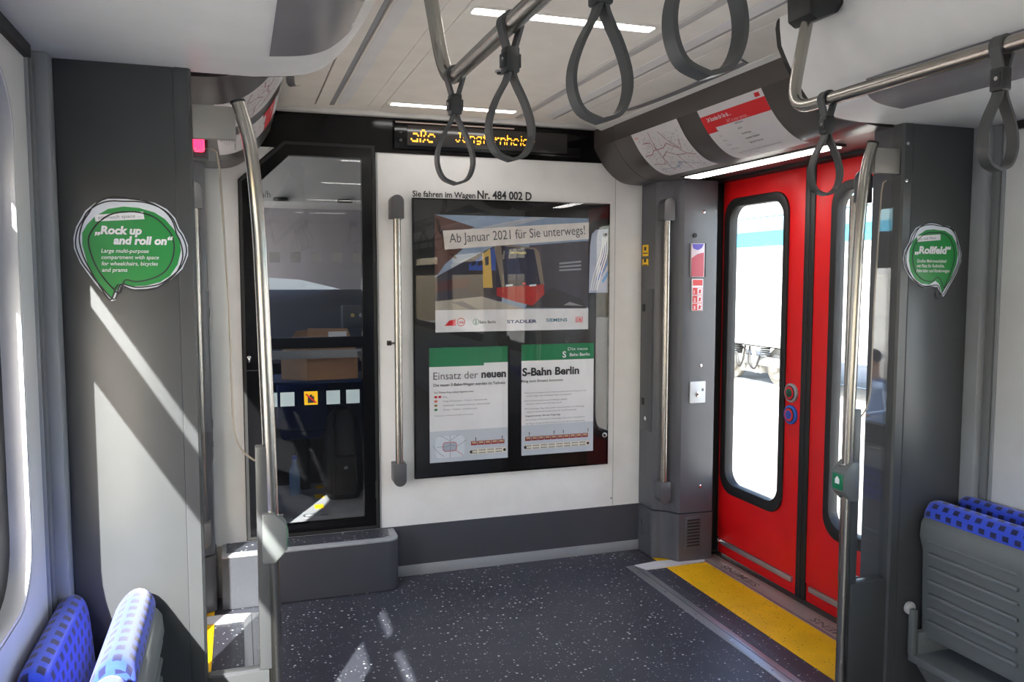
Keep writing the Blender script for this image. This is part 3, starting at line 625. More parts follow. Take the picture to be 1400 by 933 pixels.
for i in range(4): B().ribbon(spline([(1.80 + .012 * i, 1.46), (1.82 + .014 * i, 1.55), (1.86 + .012 * i, 1.66), (1.87 + .009 * i, 1.75)], 4), .006, 'Y', lay(3)).obj('white_wave', PAPER, lf, smooth=0)

# ================================================================== RED DOORS
YC = 3.127
ndoor = [1]
def door_leaf(mir, far):
    s = SIDE[mir]; ndoor[0] += 1
    f = (lambda y: y) if far else (lambda y: 2 * YC - y)
    def R2(a0, b0, a1, b1, r=None):
        lo, hi = sorted((f(a0), f(a1))); return rr(lo, b0, hi, b1, r) if r else rect(lo, b0, hi, b1)
    def bx(x0, x1, y0, y1, z0, z1, bv=0.0):
        lo, hi = sorted((f(y0), f(y1))); return B().box(x0, x1, lo, hi, z0, z1, bv)
    t = thing('door_%d' % ndoor[0], (2.51, f(3.48), 0.0), 'red sliding door leaf with tall rounded window, %s-hand doorway, %s' % (s, 'leaf beside the cab wall' if far else 'leaf beside the glass screen'), 'door', kind='structure', mir=mir)
    B().plate(R2(3.160, .10, 3.835, 2.058), [R2(3.280, .37, 3.805, 1.938, .10)], 'X', 2.49, 2.535, .002).obj('leaf_panel', RED, t, mir)
    B().plate(R2(3.160, .012, 3.835, .10), [], 'X', 2.496, 2.535, .002).obj('bottom_rail', RED, t, mir)
    for z in (.028, .05): bx(2.4925, 2.4965, 3.20, 3.80, z, z + .008, .001).obj('rail_ridge', RED, t, mir)
    B().plate(R2(3.274, .364, 3.811, 1.944, .106), [R2(3.312, .418, 3.760, 1.900, .082)], 'X', 2.479, 2.53, .004).obj('window_gasket', RUB, t, mir)
    bx(2.508, 2.513, 3.30, 3.78, .40, 1.92).obj('window_pane', WINGLASS, t, mir)
    bx(2.484, 2.54, 3.127, 3.162, .012, 2.058, .006).obj('edge_rubber', RUB, t, mir)
    bx(2.492, 2.54, 3.835, 3.86, .012, 2.058, .003).obj('back_seal', RUB, t, mir)
    bx(2.481, 2.497, 3.19, 3.79, .068, .094, .003).obj('guide_bar', ALU, t, mir)
    B().disc((2.481, f(3.80), .085), 'X', .012, .03, 12, .002).obj('guide_roller', CHROME, t, mir)
    if far:
        for z, ring, core, nm in ((.981, TRIM, mat('button_green', rgb(20, 92, 66), .4), 'grey ringed door button with green centre'), (.876, mat('button_blue', rgb(48, 96, 190), .4), mat('button_blue2', rgb(40, 84, 190), .4), 'blue ringed door button with wheelchair centre')):
            b = tag(B().disc((2.484, 3.224, z), 'X', .046, .016, 32, .005).obj('door_button', ring, t, mir), nm)
            B().disc((2.4755, 3.224, z), 'X', .035, .006, 28, .001).obj('button_groove', RUB, b, mir)
            B().disc((2.4735, 3.224, z), 'X', .031, .006, 28, .001).obj('button_red_ring', mat('button_red', rgb(214, 30, 48), .3), b, mir)
            B().disc((2.471, 3.224, z), 'X', .021, .006, 24, .001).obj('button_core', core, b, mir)
            B().ribbon([(3.224 + .009 * cos(radians(a)), z + .009 * sin(radians(a))) for a in range(0, 271 if z < .9 else 361, 45)], .004, 'X', 2.4675).obj('button_symbol', INK, b, mir, smooth=0)
for m_ in (False, True):
    for f_ in (True, False): door_leaf(m_, f_)
# dark frame behind the door edges and body shell beside the doorway
def door_jamb(mir):
    j = thing('trim_%d' % (3 if not mir else 4), (2.5, YC, 0), 'black door frame around the %s-hand doorway' % SIDE[mir], 'door frame', kind='structure', mir=mir)
    B().box(2.42, 2.535, 3.862, 4.05, -.06, 2.06, .002).obj('far_jamb', RUB, j, mir); B().box(2.42, 2.535, 2.17, 2.392, -.06, 2.06, .002).obj('near_jamb', RUB, j, mir)
    B().box(2.468, 2.62, 2.3, 3.95, -.06, .006, .001).obj('bottom_guide', RUB, j, mir)
both(door_jamb)

# ================================================================== DOOR COLUMNS
CP = [(2.11, 4.044), (2.11, 3.888)] + spline([(2.11, 3.888), (2.128, 3.872), (2.158, 3.858), (2.182, 3.832), (2.200, 3.795), (2.216, 3.775)], 4)[1:] + [(2.398, 3.766), (2.412, 3.772), (2.420, 3.79), (2.420, 4.044)]
def column(mir, far):
    s = SIDE[mir]
    Y = (lambda y: y) if far else (lambda y: 2 * YC - .040 - y)
    t = thing('door_column', (2.27, Y(3.9), 0), 'dark grey door column %s the %s-hand red doors' % ('between the cab wall and' if far else 'behind the glass screen beside', s), 'column', 'door columns', mir=mir)
    prof = [(x, Y(y)) for x, y in CP]; prof = [(x, max(y, 2.208)) for x, y in prof]
    B().plate(prof, [], 'Z', .268, 2.036).obj('body', COLM, t, mir, smooth=30)
    B().plate([(x - (.004 if x < 2.3 else 0), y - (.004 if far else -.004) * (1 if abs(y - Y(4.044)) > .01 else 0)) for x, y in prof], [], 'Z', 0.004, .262).obj('base', COLM, t, mir, smooth=30)
    if not far: return t
    # narrow access panel on the side face
    p = B().box(2.1065, 2.112, 3.905, 4.03, .69, 1.468, .002).obj('access_panel', mat('panel_column2', rgb(74, 75, 79), .36), t, mir)
    for z in (1.364, .848): B().box(2.1045, 2.108, 3.985, 4.02, z - .02, z + .02, .002).obj('panel_plug', RUB, p, mir)
    B().disc((2.105, 3.965, .758), 'X', .012, .008, 16, .001).obj('panel_lock', CHROME, p, mir)
    bp = B().box(2.103, 2.108, 3.915, 4.02, .09, .235, .002).obj('base_panel', COLM, t, mir); B().disc((2.102, 3.975, .178), 'X', .012, .008, 16, .001).obj('panel_lock', CHROME, bp, mir)
    yf = 3.770
    for x, z in ((2.327, 1.872), (2.325, 1.062), (2.334, .408)): B().disc((x, yf, z), 'Y', .009, .008, 14, .002).obj('screw', CHROME, t, mir)
    if mir: return t
    for (z0, z1) in ((1.645, 1.706), (1.592, 1.630)):
        y_ = tag(B().box(2.1072, 2.1095, 3.962, 4.028, z0, z1).obj('warning_sticker', MATS['sticker_yellow'], t), 'small yellow warning sticker'); zm = (z0 + z1) / 2
        B().box(2.1062, 2.1074, 3.985, 4.008, zm, zm + .02).box(2.1062, 2.1074, 3.97, 4.02, zm - .018, zm - .012).obj('sticker_print', INK, y_)
    B().disc((2.276, yf - .002, 1.749), 'Y', .012, .008, 18, .001).obj('key_hole', RUB, t)
    eb = tag(B().box(2.253, 2.333, yf - .010, yf + .004, 1.531, 1.708, .003).obj('emergency_box', mat('box_clear', rgb(214, 200, 206), .2), t), 'red and purple emergency release box with clear cover')
    B().plate([(2.254, 1.534), (2.254, 1.63), (2.29, 1.652), (2.326, 1.66), (2.326, 1.534)], [], 'Y', yf - .0118, yf - .0098).obj('red_field', mat('box_red', rgb(176, 66, 84), .3), eb)
    B().plate([(2.256, 1.704), (2.324, 1.704), (2.312, 1.683), (2.29, 1.672), (2.262, 1.68)], [], 'Y', yf - .0118, yf - .0098).obj('purple_field', mat('box_purple', rgb(80, 66, 168), .3), eb)
    B().box(2.333, 2.338, yf - .012, yf + .004, 1.531, 1.708, .001).obj('box_edge', RUB, eb)
    st = tag(B().box(2.262, 2.328, yf - .0055, yf + .003, 1.354, 1.521, .0008).obj('instruction_sticker', PAPER, t), 'red and white three-step instruction sticker')
    for i in range(4):
        z1 = 1.517 - i * .0415
        B().box(2.266, 2.324, yf - .0066, yf - .005, z1 - (.030 if i == 0 else .037), z1).obj('sticker_field', mat('sticker_red', rgb(206, 64, 66), .4), st)
        if i:
            B().box(2.294, 2.321, yf - .0074, yf - .006, z1 - .034, z1 - .003).obj('sticker_picture', PAPER, st)
            B().plate([(2.300, z1 - .03), (2.312, z1 - .03), (2.316, z1 - .012), (2.304, z1 - .008)], [], 'Y', yf - .0082, yf - .0072).obj('picture_mark', mat('sticker_red', rgb(206, 64, 66), .4), st)
            text(str(i), (2.272, yf - .0072, z1 - .031), UX, UZ, h=.018, m=PAPER, parent=st, bold=.02)
    kp = tag(B().box(2.261, 2.354, yf - .007, yf + .003, .862, .978, .003).obj('key_plate', mat('plate_white', rgb(218, 222, 226), .35), t), 'white key-switch plate')
    B().disc((2.303, yf - .009, .910), 'Y', .015, .008, 20, .002).obj('key_switch', CHROME, kp); B().disc((2.303, yf - .0135, .910), 'Y', .006, .003, 12).obj('key_slot', RUB, kp)
    B().box(2.33, 2.342, yf - .0085, yf - .0065, .925, .94).obj('plate_mark', INKG, kp)
    vn = B().box(2.246, 2.342, yf - .008, yf + .002, .068, .246, .002).obj('vent_panel', COLM, t)
    for i in range(9): B().box(2.256, 2.332, yf - .010, yf - .007, .084 + i * .0175, .093 + i * .0175, .001).obj('vent_slot', RUB, vn)
    return t
for m_ in (False, True):
    for f_ in (True, False): column(m_, f_)

# ================================================================== GRAB RAILS
def grab_rail(x, y, z0, z1, out, label, mir=False, body=(.06, .06)):
    """vertical bar held by two caps; out = direction from bar to the wall"""
    t = thing('grab_rail', (x, y, z0 - .13), label, 'grab rail', 'vertical grab rails', mir=mir)
    B().tube([(x, y, z0 - .03), (x, y, (z0 + z1) / 2), (x, y, z1 + .03)], .019, 18).obj('tube', STEEL, t, mir)
    for za, zb in ((z1, z1 + .115), (z0 - .115, z0)):
        top = za == z1
        bb = B(); ys = sorted((0, out[1])); xs = sorted((0, out[0]))
        lpx = rr(x - .027, min(za, zb), x + .027, max(za, zb), .024) if False else None
        lo, hi = za, zb
        if top: lp = [(x - .032, lo), (x + .032, lo)] + [(x + .032 * cos(radians(a)), hi - .032 + .032 * sin(radians(a))) for a in range(0, 181, 15)]
        else: lp = [(x + .032, hi), (x - .032, hi)] + [(x - .032 * cos(radians(a)), lo + .032 - .032 * sin(radians(a))) for a in range(0, 181, 15)]
        bb.plate(lp, [], 'Y', y - .026, y + out[1], .004); bb.obj('end_cap', CAPM, t, mir)
    return t
wr = grab_rail(.745, 3.985, .603, 1.815, (0, .058), 'steel grab rail with grey end caps on the white wall beside the cab door')
B().tube([(.745, 3.985, 1.206), (.695, 3.99, 1.206)], .006, 10).obj('latch_pin', STEEL, wr); B().tube([(.712, 3.988, 1.206), (.690, 3.99, 1.206)], .012, 12).obj('latch_tip', RUB, wr)
grab_rail(2.150, 3.835, .433, 1.828, (0, .045), 'steel grab rail in the grooved column left of the right-hand red doors')
grab_rail(2.150, 3.835, .433, 1.828, (0, .045), 'steel grab rail in the column seen through the left glass screen', True)
grab_rail(2.105, 2.405, .433, 1.790, (0, -.05), 'steel grab rail behind the right glass screen, hidden by the pole')

# ================================================================== GLASS DRAUGHT SCREENS
def draught_screen(mir):
    s = SIDE[mir]
    t = thing('draught_screen', (2.2, 2.18, 0), 'dark grey draught screen with narrow glass pane on the %s, green speech-bubble sticker on it' % s, 'screen', 'draught screens', mir=mir)
    B().plate(rr(2.115, .004, 2.373, 2.031, .003, 2), [], 'Y', 2.157, 2.206, .003).obj('panel', GREY, t, mir)
    B().plate([(2.077, 2.166), (2.083, 2.158), (2.113, 2.157), (2.113, 2.206), (2.077, 2.206)], [], 'Z', .004, 2.031).obj('edge_profile', GREY, t, mir)
    B().box(2.113, 2.1155, 2.159, 2.2, .004, 2.03).obj('profile_joint', DGREY, t, mir)
    # lower frame of the glazed part
    B().box(1.925, 2.077, 2.163, 2.203, .004, .500, .004).obj('lower_panel', GREY, t, mir)
    B().box(1.918, 1.948, 2.163, 2.203, .50, 1.092, .004).obj('stile', GREY, t, mir)
    B().box(1.95, 2.07, 2.166, 2.172, .492, .503, .001).obj('sill_strip', DGREY, t, mir)
    # glass with rounded free edge
    fe = [(2.066, 1.845), (2.034, 1.845), (2.022, 1.838), (2.016, 1.80), (2.010, 1.67), (2.002, 1.45), (2.000, 1.19)] + spline([(2.000, 1.19), (1.995, 1.125), (1.978, 1.080), (1.948, 1.053)], 5)[1:] + [(1.944, .50), (2.078, .50), (2.078, 1.845)]
    B().plate(fe, [], 'Y', 2.180, 2.188).obj('glass_pane', SCREENG, t, mir)
    edge = [(x, 2.184, z) for x, z in fe[1:-3]]
    B().tube(edge, .0026, 6).obj('glass_edge', mat('glass_edge', rgb(160, 150, 136), .2), t, mir)
    # upper bracket plate
    B().box(1.975, 2.078, 2.172, 2.196, 1.868, 1.949, .002).obj('bracket_plate', PLATE, t, mir)
    for z in (() if mir else (1.965, 1.845)): B().disc((2.092, 2.157, z), 'Y', .006, .004, 12, .001).obj('screw', CHROME, t, mir)
    # curved pole
    pts = spline([(1.969, 2.178, 1.962), (1.942, 2.178, 1.855), (1.927, 2.178, 1.673), (1.921, 2.178, 1.49), (1.917, 2.178, 1.30), (1.911, 2.178, 1.01), (1.909, 2.178, .62), (1.908, 2.178, 0)], 6)
    po = B().tube(pts, .0172, 20).obj('pole', STEEL, t, mir); a = Vector(pts[0]); b = Vector(pts[1]); dd = (a - b).normalized()
    B().tube([a - dd * .002, a + dd * .004], .0185, 20).obj('pole_plug', RUB, po, mir)
    # call box clipped to the pole
    lp = [(.787, 1.905), (.820, 1.874), (.884, 1.874), (.919, 1.905), (.919, 1.936), (.787, 1.936)]
    bx = B().plate([(x, z) for z, x in lp], [], 'Y', 2.148, 2.212, .005).obj('call_box', mat('box_grey', rgb(98, 102, 102), .4), t, mir)
    tag(bx, 'grey call box on the pole')
    B().box(1.8715, 1.876, 2.156, 2.204, .826, .878, .001).obj('green_label', mat('label_green', rgb(10, 120, 82), .4), bx, mir)
    B().plate([(2.17, .845), (2.19, .845), (2.19, .86), (2.18, .87), (2.17, .86)], [], 'X', 1.8700, 1.872).obj('label_symbol', PAPER, bx, mir)
    for z in (.80, .905): B().disc((1.887, 2.18, z), 'X', .004, .012, 10).obj('box_screw', CHROME, bx, mir)
both(draught_screen)

# ------------------------------------------------------------------ speech bubble stickers
YS = 2.1555
def bubble(kind):
    L = kind == 'left'
    if L:
        cv = lambda x, y: (-.361 + (x / 6.218 + 100 - 102) * .0016026, 1.716 - (y / 6.218 + 265 - 271) * .001743)
        ol = [(430, 48), (300, 50), (190, 90), (110, 155), (75, 215), (30, 290), (5, 380), (5, 470), (50, 590), (110, 680), (165, 760), (230, 840), (300, 918), (335, 905), (378, 790), (500, 815), (600, 812), (720, 790), (820, 730), (920, 640), (975, 520), (975, 430), (940, 340), (905, 290), (870, 200), (800, 125), (700, 75), (580, 48)]
        gr = [(430, 112), (300, 135), (190, 200), (120, 270), (78, 340), (75, 440), (110, 590), (170, 720), (240, 820), (305, 890), (345, 830), (385, 765), (480, 790), (600, 785), (720, 755), (810, 700), (880, 600), (912, 480), (900, 370), (850, 290), (780, 210), (690, 155), (560, 120)]
        t = thing('sticker', (-.237, YS, 1.47), 'green speech-bubble sticker reading Rock up and roll on, on the left screen', 'sticker', 'speech-bubble stickers')
    else:
        cv = lambda x, y: (2.085 + (x / 8.11 + 1225 - 1234) * .003123, 1.709 - (y / 8.11 + 295 - 305) * .002445)
        ol = [(390, 83), (300, 92), (210, 140), (160, 220), (140, 300), (95, 390), (80, 480), (100, 580), (160, 680), (240, 755), (330, 800), (475, 788), (508, 880), (545, 898), (600, 790), (680, 640), (728, 500), (730, 420), (690, 290), (650, 180), (580, 115), (490, 98)]
        gr = [(400, 152), (320, 160), (240, 215), (180, 290), (150, 380), (145, 500), (170, 620), (220, 700), (290, 750), (380, 765), (445, 720), (490, 760), (525, 862), (570, 780), (620, 680), (670, 540), (685, 420), (660, 300), (610, 215), (530, 165)]
        t = thing('sticker', (2.217, YS, 1.47), 'green speech-bubble sticker reading Rollfeld, on the right screen', 'sticker', 'speech-bubble stickers')
    GRN = mat('sticker_green', rgb(24, 138, 62), .35)
    B().plate([cv(*p) for p in ol], [], 'Y', YS, YS + .0008).obj('white_sheet', mat('sticker_white', rgb(216, 222, 232), .4), t, smooth=0)
    B().plate([cv(*p) for p in gr], [], 'Y', YS - .0005, YS).obj('green_field', GRN, t, smooth=0)
    c = (490, 450) if L else (405, 440)
    for k, (sx, sy, ro) in enumerate(((.96, .95, 0), (.90, 1.0, 6), (.86, .88, -5))):
        pts = [(c[0] + ((x - c[0]) * cos(radians(ro)) - (y - c[1]) * sin(radians(ro))) * sx, c[1] + ((x - c[0]) * sin(radians(ro)) + (y - c[1]) * cos(radians(ro))) * sy) for x, y in (ol if k < 2 else gr)]
        tail = [p for p in pts]
        sp = spline([cv(*p) for p in tail] + [cv(*tail[0])], 3)
        B().ribbon(sp, .0032, 'Y', YS - .0008 - .0003 * k).obj('scribble_line', INK, t, smooth=0)
    y = YS - .0014
    if L:
        q = [(185, 188), (595, 150), (605, 215), (192, 243)]; B().plate([cv(*p) for p in q], [], 'Y', y, y + .0003).obj('note_strip', PAPER, t, smooth=0)
        def tx(s, x, yy, x1, h, m, bold=0, sh=.18, rot=0.0): 
            a = cv(x, yy); b = cv(x1, yy); text(s, (a[0], y - .0004, a[1]), (1, 0, rot), (-rot, 0, 1), h=h, width=b[0] - a[0], m=m, parent=t, bold=bold, shear=sh)
        tx('so much space ...', 215, 222, 575, .008, INKG, 0, .1, .07)
        tx('„Rock up', 180, 345, 578, .019, PAPER, .045); tx('and roll on“', 335, 430, 845, .019, PAPER, .045)
        for i, (s, x1) in enumerate((('Large multi-purpose', 632), ('compartment with space', 718), ('for wheelchairs, bicycles', 708), ('and prams', 445))): tx(s, 230, 503 + i * 54, x1, .0095, PAPER, .01)
    else:
        q = [(222, 228), (478, 205), (480, 268), (228, 293)]; B().plate([cv(*p) for p in q], [], 'Y', y, y + .0003).obj('note_strip', PAPER, t, smooth=0)
        def tx(s, x, yy, x1, h, m, bold=0, sh=.1, rot=0.0):
            a = cv(x, yy); b = cv(x1, yy); text(s, (a[0], y - .0004, a[1]), (1, 0, rot), (-rot, 0, 1), h=h, width=b[0] - a[0], m=m, parent=t, bold=bold, shear=sh)
        tx('so viel Platz ...', 240, 275, 465, .009, INKG, 0, .1, .07)
        tx('„Rollfeld“', 200, 418, 600, .024, PAPER, .045)
        for i, (s, x1) in enumerate((('Großes Mehrzweckabteil', 555), ('mit Platz für Rollstühle,', 535), ('Fahrräder und Kinderwagen', 595))): tx(s, 230, 518 + i * 54, x1, .011, PAPER, .01)
bubble('left'); bubble('right')

# ================================================================== PAPERS ON THE HEADERS
def arc(u):
    """point on the header curve at arc length u below z = 2.233"""
    P = [Vector(p) for p in HP[1:]]
    u += (P[0] - P[1]).length * 0 + .0
    start = .0
    for a, b in zip(P, P[1:]):
        L = (b - a).length
        if u <= start + L: return a + (b - a) * ((u - start) / L), (b - a).normalized()
        start += L
    return P[-1], (P[-1] - P[-2]).normalized()
def curved_sheet(bb, y0, y1, u0, u1, off, ny=1, nu=14):
    rows = []
    for i in range(nu + 1):
        p, d = arc(u0 + (u1 - u0) * i / nu); n = Vector((-d.y * -1, d.x * -1)) if False else Vector((d.y, -d.x))
        if n.x > 0: n = -n
        q = p + n * off; rows.append([bb.bm.verts.new((q.x, y, q.y)) for y in (y0, y1)])
    for a, b in zip(rows, rows[1:]): bb.bm.faces.new((a[0], a[1], b[1], b[0]))
    return bb
def on_arc(bb_pts, w, off, bb):
    """ribbon lines on the header: points (y, u), subdivided so they follow the curve"""
    V = []; Q = [bb_pts[0]]
    for a, b in zip(bb_pts, bb_pts[1:]):
        n = max(1, int(abs(b[1] - a[1]) / .008)); Q += [(a[0] + (b[0] - a[0]) * k / n, a[1] + (b[1] - a[1]) * k / n) for k in range(1, n + 1)]
    bb_pts = Q
    for i, (y, u) in enumerate(bb_pts):
        a = Vector(bb_pts[max(0, i - 1)]); b = Vector(bb_pts[min(len(bb_pts) - 1, i + 1)]); d = (b - a).normalized(); nn = Vector((-d.y, d.x)) * w / 2
        row = []
        for sg in (1, -1):
            p, dd = arc(max(.0, u + nn.y * sg)); n = Vector((dd.y, -dd.x)); n = -n if n.x > 0 else n; q = p + n * off; row.append(bb.bm.verts.new((q.x, y + nn.x * sg, q.y)))
        V.append(row)
    for a, b in zip(V, V[1:]): bb.bm.faces.new((a[0], a[1], b[1], b[0]))
    return bb
def arc_text(s, t, y, u, h, w, m, mir, bold=0.0, rev=False):
    """lettering bent onto the header: starts at y, reads towards -y (right side)"""
    o = text(s, (0, 0, 0), (1, 0, 0), (0, 1, 0), h=h, width=w, m=m, parent=t, bold=bold); org = ORG[t.name]
    for v in o.data.vertices:
        c = v.co + org; p, d = arc(max(0, u - c.y)); n = Vector((d.y, -d.x)); n = -n if n.x > 0 else n; q = p + n * .0026
        Y = y - c.x if not mir else y + c.x
        v.co = Vector(((q.x if not mir else 1.98 - q.x), Y, q.y)) - org
    return o
def map_paper(mir):
    y0, y1 = (3.175, 3.605) if not mir else (2.575, 3.005)
    t = thing('paper_notice', (1.9, (y0 + y1) / 2, 2.03), 'white paper network map with fine lines on the %s door header' % SIDE[mir], 'paper', 'papers on the door headers', mir=mir)
    curved_sheet(B(), y0, y1, .0, .295, .0012).obj('sheet', mat('paper_grey', rgb(200, 198, 200), .6), t, mir)
    rnd = random.Random(3); W, H = y1 - y0, .295
    P = lambda a, b: ((y1 - a * W) if not mir else (y0 + a * W), b * H)
    MC = [mat('map_red', rgb(150, 92, 96), .6), mat('map_blue', rgb(140, 152, 174), .6), mat('map_grey', rgb(140, 138, 142), .6), mat('map_brown', rgb(140, 112, 106), .6)]
    main = [[(.05, .42), (.22, .42), (.28, .36), (.50, .36), (.60, .30), (.75, .42), (.82, .55), (.95, .62)], [(.08, .60), (.30, .66), (.36, .52), (.50, .44), (.64, .54), (.80, .56)], [(.36, .05), (.36, .36), (.36, .60), (.30, .85)], [(.55, .08), (.68, .30), (.80, .46), (.86, .30)], [(.10, .75), (.40, .78), (.62, .70), (.92, .86)], [(.64, .54), (.66, .72), (.60, .92)], [(.15, .2), (.30, .22), (.36, .36)]]
    for i, l in enumerate(main): on_arc([P(*p) for p in l], .0045, .0016, B()).obj('map_line', MC[i % 2 * 3] if i != 4 else MC[1], t, mir, smooth=0)
    bb = B()
    for k in range(300):
        a, b = rnd.uniform(.06, .94), rnd.uniform(.12, .94); l = rnd.uniform(.01, .05); d = rnd.choice(((1, 0), (.7, .7), (.7, -.7), (0, 1)))
        e = (min(.97, a + d[0] * l), min(.97, max(.05, b + d[1] * l))); 
        if (Vector(e) - Vector((a, b))).length > .005: on_arc([P(a, b), P(*e)], .0024, .0015, bb)
    tag(bb.obj('map_detail', MC[2], t, mir, smooth=0), kind='stuff')
    for k, (a, b) in enumerate(((.55, .70), (.45, .78))): on_arc([P(a - .03, b), P(a + .04, b - .02)], .012, .0014, B()).obj('map_lake', MC[1], t, mir, smooth=0)
    arc_text('VBB', t, *P(.03, .10), .010, .04, INKR, mir)
def red_paper(mir):
    y0, y1 = (2.572, 3.008) if not mir else (3.175, 3.605)
    t = thing('paper_notice', (1.9, (y0 + y1) / 2, 2.03), 'white paper notice with a red band on the %s door header' % SIDE[mir], 'paper', 'papers on the door headers', mir=mir)
    curved_sheet(B(), y0, y1, .0, .300, .0012).obj('sheet', mat('paper_grey', rgb(200, 198, 200), .6), t, mir)
    W, H = y1 - y0, .30; P = lambda a, b: ((y1 - a * W) if not mir else (y0 + a * W), b * H)
    ya, yb = sorted((P(0, 0)[0], P(1, 0)[0]))
    curved_sheet(B(), ya, yb, .105 * H, .295 * H, .0016).obj('red_band', INKR, t, mir)
    ya, yb = sorted((P(0, 0)[0], P(.16, 0)[0])); curved_sheet(B(), ya, yb, .29 * H, .36 * H, .0016).obj('red_tab', INKR, t, mir)
    ya, yb = sorted((P(.88, 0)[0], P(.95, 0)[0])); curved_sheet(B(), ya, yb, .03 * H, .085 * H, .0016).obj('logo', INKR, t, mir)
    arc_text('24 Stunden für Sie da ...', t, *P(.09, .195), .018, .165, PAPER, mir, .012); arc_text('24/7 at your service ...', t, *P(.36, .28), .015, .15, mat('ink_pink', rgb(232, 170, 170), .6), mir)
    for i, (a, b) in enumerate((('Web', 's-bahn.berlin'), ('Tel', '030 297'), ('E-Mail', 'kundenbetreuung'), ('Adresse', 'Kundenbüro Ostbahnhof'), ('Social Media', '030 29 74 33 33'))):
        arc_text(a, t, *P(.13, .36 + i * .085), .0075, (.02, .018, .026, .03, .05)[i], INKG, mir); arc_text(b, t, *P(.45 if True else 0, .33 + i * .085), .0085, (.055, .03, .06, .09, .085)[i], INK, mir, .01)
    arc_text('Informationen zu Fahrten und Störungen für mobilitätseingeschränkte Fahrgäste', t, *P(.16, .80), .007, .28, INK, mir)
    for i in range(4): arc_text('Änderungen und weitere Hinweise finden Sie hier', t, *P(.16, .835 + i * .032), .005, (.08, .11, .10, .07)[i], INKG, mir)
    arc_text('S-Bahn', t, *P(.12, .965), .008, .03, INKR, mir)
both(map_paper); both(red_paper)

# ================================================================== OVERHEAD RAILS AND STRAPS
ZR = 1.995
def overhead_rail(mir):
    t = thing('overhead_rail', (1.49, 0, ZR), 'steel overhead hand rail with hanging straps on the %s' % ('right, above the folding seats' if not mir else 'left, below the ceiling light bars'), 'hand rail', 'overhead hand rails', mir=mir)
    path = fillet([(1.545, 1.965, 2.30), (1.488, 1.968, ZR), (1.488, 0, ZR), (1.488, -3.6, ZR), (1.545, -3.62, 2.30)], .09, 8)
    B().tube(path, .0172, 20).obj('tube', STEEL, t, mir)
    bk = B().plate([(1.505, 2.25), (1.53, 2.235), (1.60, 2.262), (1.625, 2.30), (1.625, 2.335), (1.50, 2.335)], [], 'Y', 1.915, 2.015, .006).obj('bracket', BUCK, t, mir)
    B().disc((1.52, 1.914, 2.30), 'Y', .006, .004, 10).obj('bracket_screw', CHROME, bk, mir)
    B().box(1.52, 1.64, -3.67, -3.57, 2.25, 2.335, .006).obj('bracket', BUCK, t, mir)
both(overhead_rail)
def strap_proto():
    t = thing('hanging_strap', (0, 0, 0), '', 'strap', 'hanging hand straps')
    def band(path, nm, m, closed=False):
        b = B().tube([(x, 0, z) for x, z in path], 1, sec=[(-.003, -.0125), (.003, -.0125), (.003, .0125), (-.003, .0125)], closed=closed, up=(1, 0, 0) if abs(path[1][0] - path[0][0]) < abs(path[1][1] - path[0][1]) else (0, 0, 1))
        return b.obj(nm, m, t)
    # wrap around the rail, then down to the buckle
    wrap = [(-.006, -.050)] + [(.0205 * cos(radians(a)), .0205 * sin(radians(a))) for a in range(205, -26, -15)] + [(.006, -.050)]
    band(spline(wrap, 2), 'rail_wrap', STRAP)
    half = spline([(.004, -.088), (.010, -.105), (.030, -.142), (.043, -.180), (.042, -.212), (.028, -.238), (0, -.249)], 5)
    loop = half + [(-x, z) for x, z in reversed(half[:-1])]
    band(loop, 'loop', STRAP)
    bk = B().box(-.0135, .0135, -.0155, .0155, -.090, -.042, .004).obj('buckle', BUCK, t)
    for x in (-.0145, .0145): B().box(x - .0035, x + .0035, -.011, .011, -.080, -.054, .002).obj('buckle_lug', BUCK, bk)
    B().disc((-.0182, -.004, -.066), 'X', .0045, .002, 12).obj('buckle_screw', CHROME, bk)
    return t
def copy_tree(o, parent=None):
    c = o.copy(); COL.objects.link(c); c.parent = parent
    for ch in o.children: copy_tree(ch, c)
    return c
sp0 = strap_proto()
SPOTS = [(.492, 1.885, 3, 'grey hanging strap nearest the orange display, at the rail bend'), (.492, 1.475, 6, 'grey hanging strap second from the rail bend on the left rail'), (.492, 1.075, 2, 'grey hanging strap third along the left rail, buckle at the picture edge'), (.492, .800, 0, 'large grey strap loop at the top edge, nearest the viewer'), (1.488, 1.815, -4, 'grey hanging strap in front of the red doors, at the right rail bend'), (1.488, 1.295, 3, 'grey hanging strap at the right edge before the light wall')]
for i, (x, y, a, lb) in enumerate(SPOTS):
    o = sp0 if i == 0 else copy_tree(sp0); o.location = (x, y, ZR); o.rotation_euler = (0, 0, radians(a)); o['label'] = lb

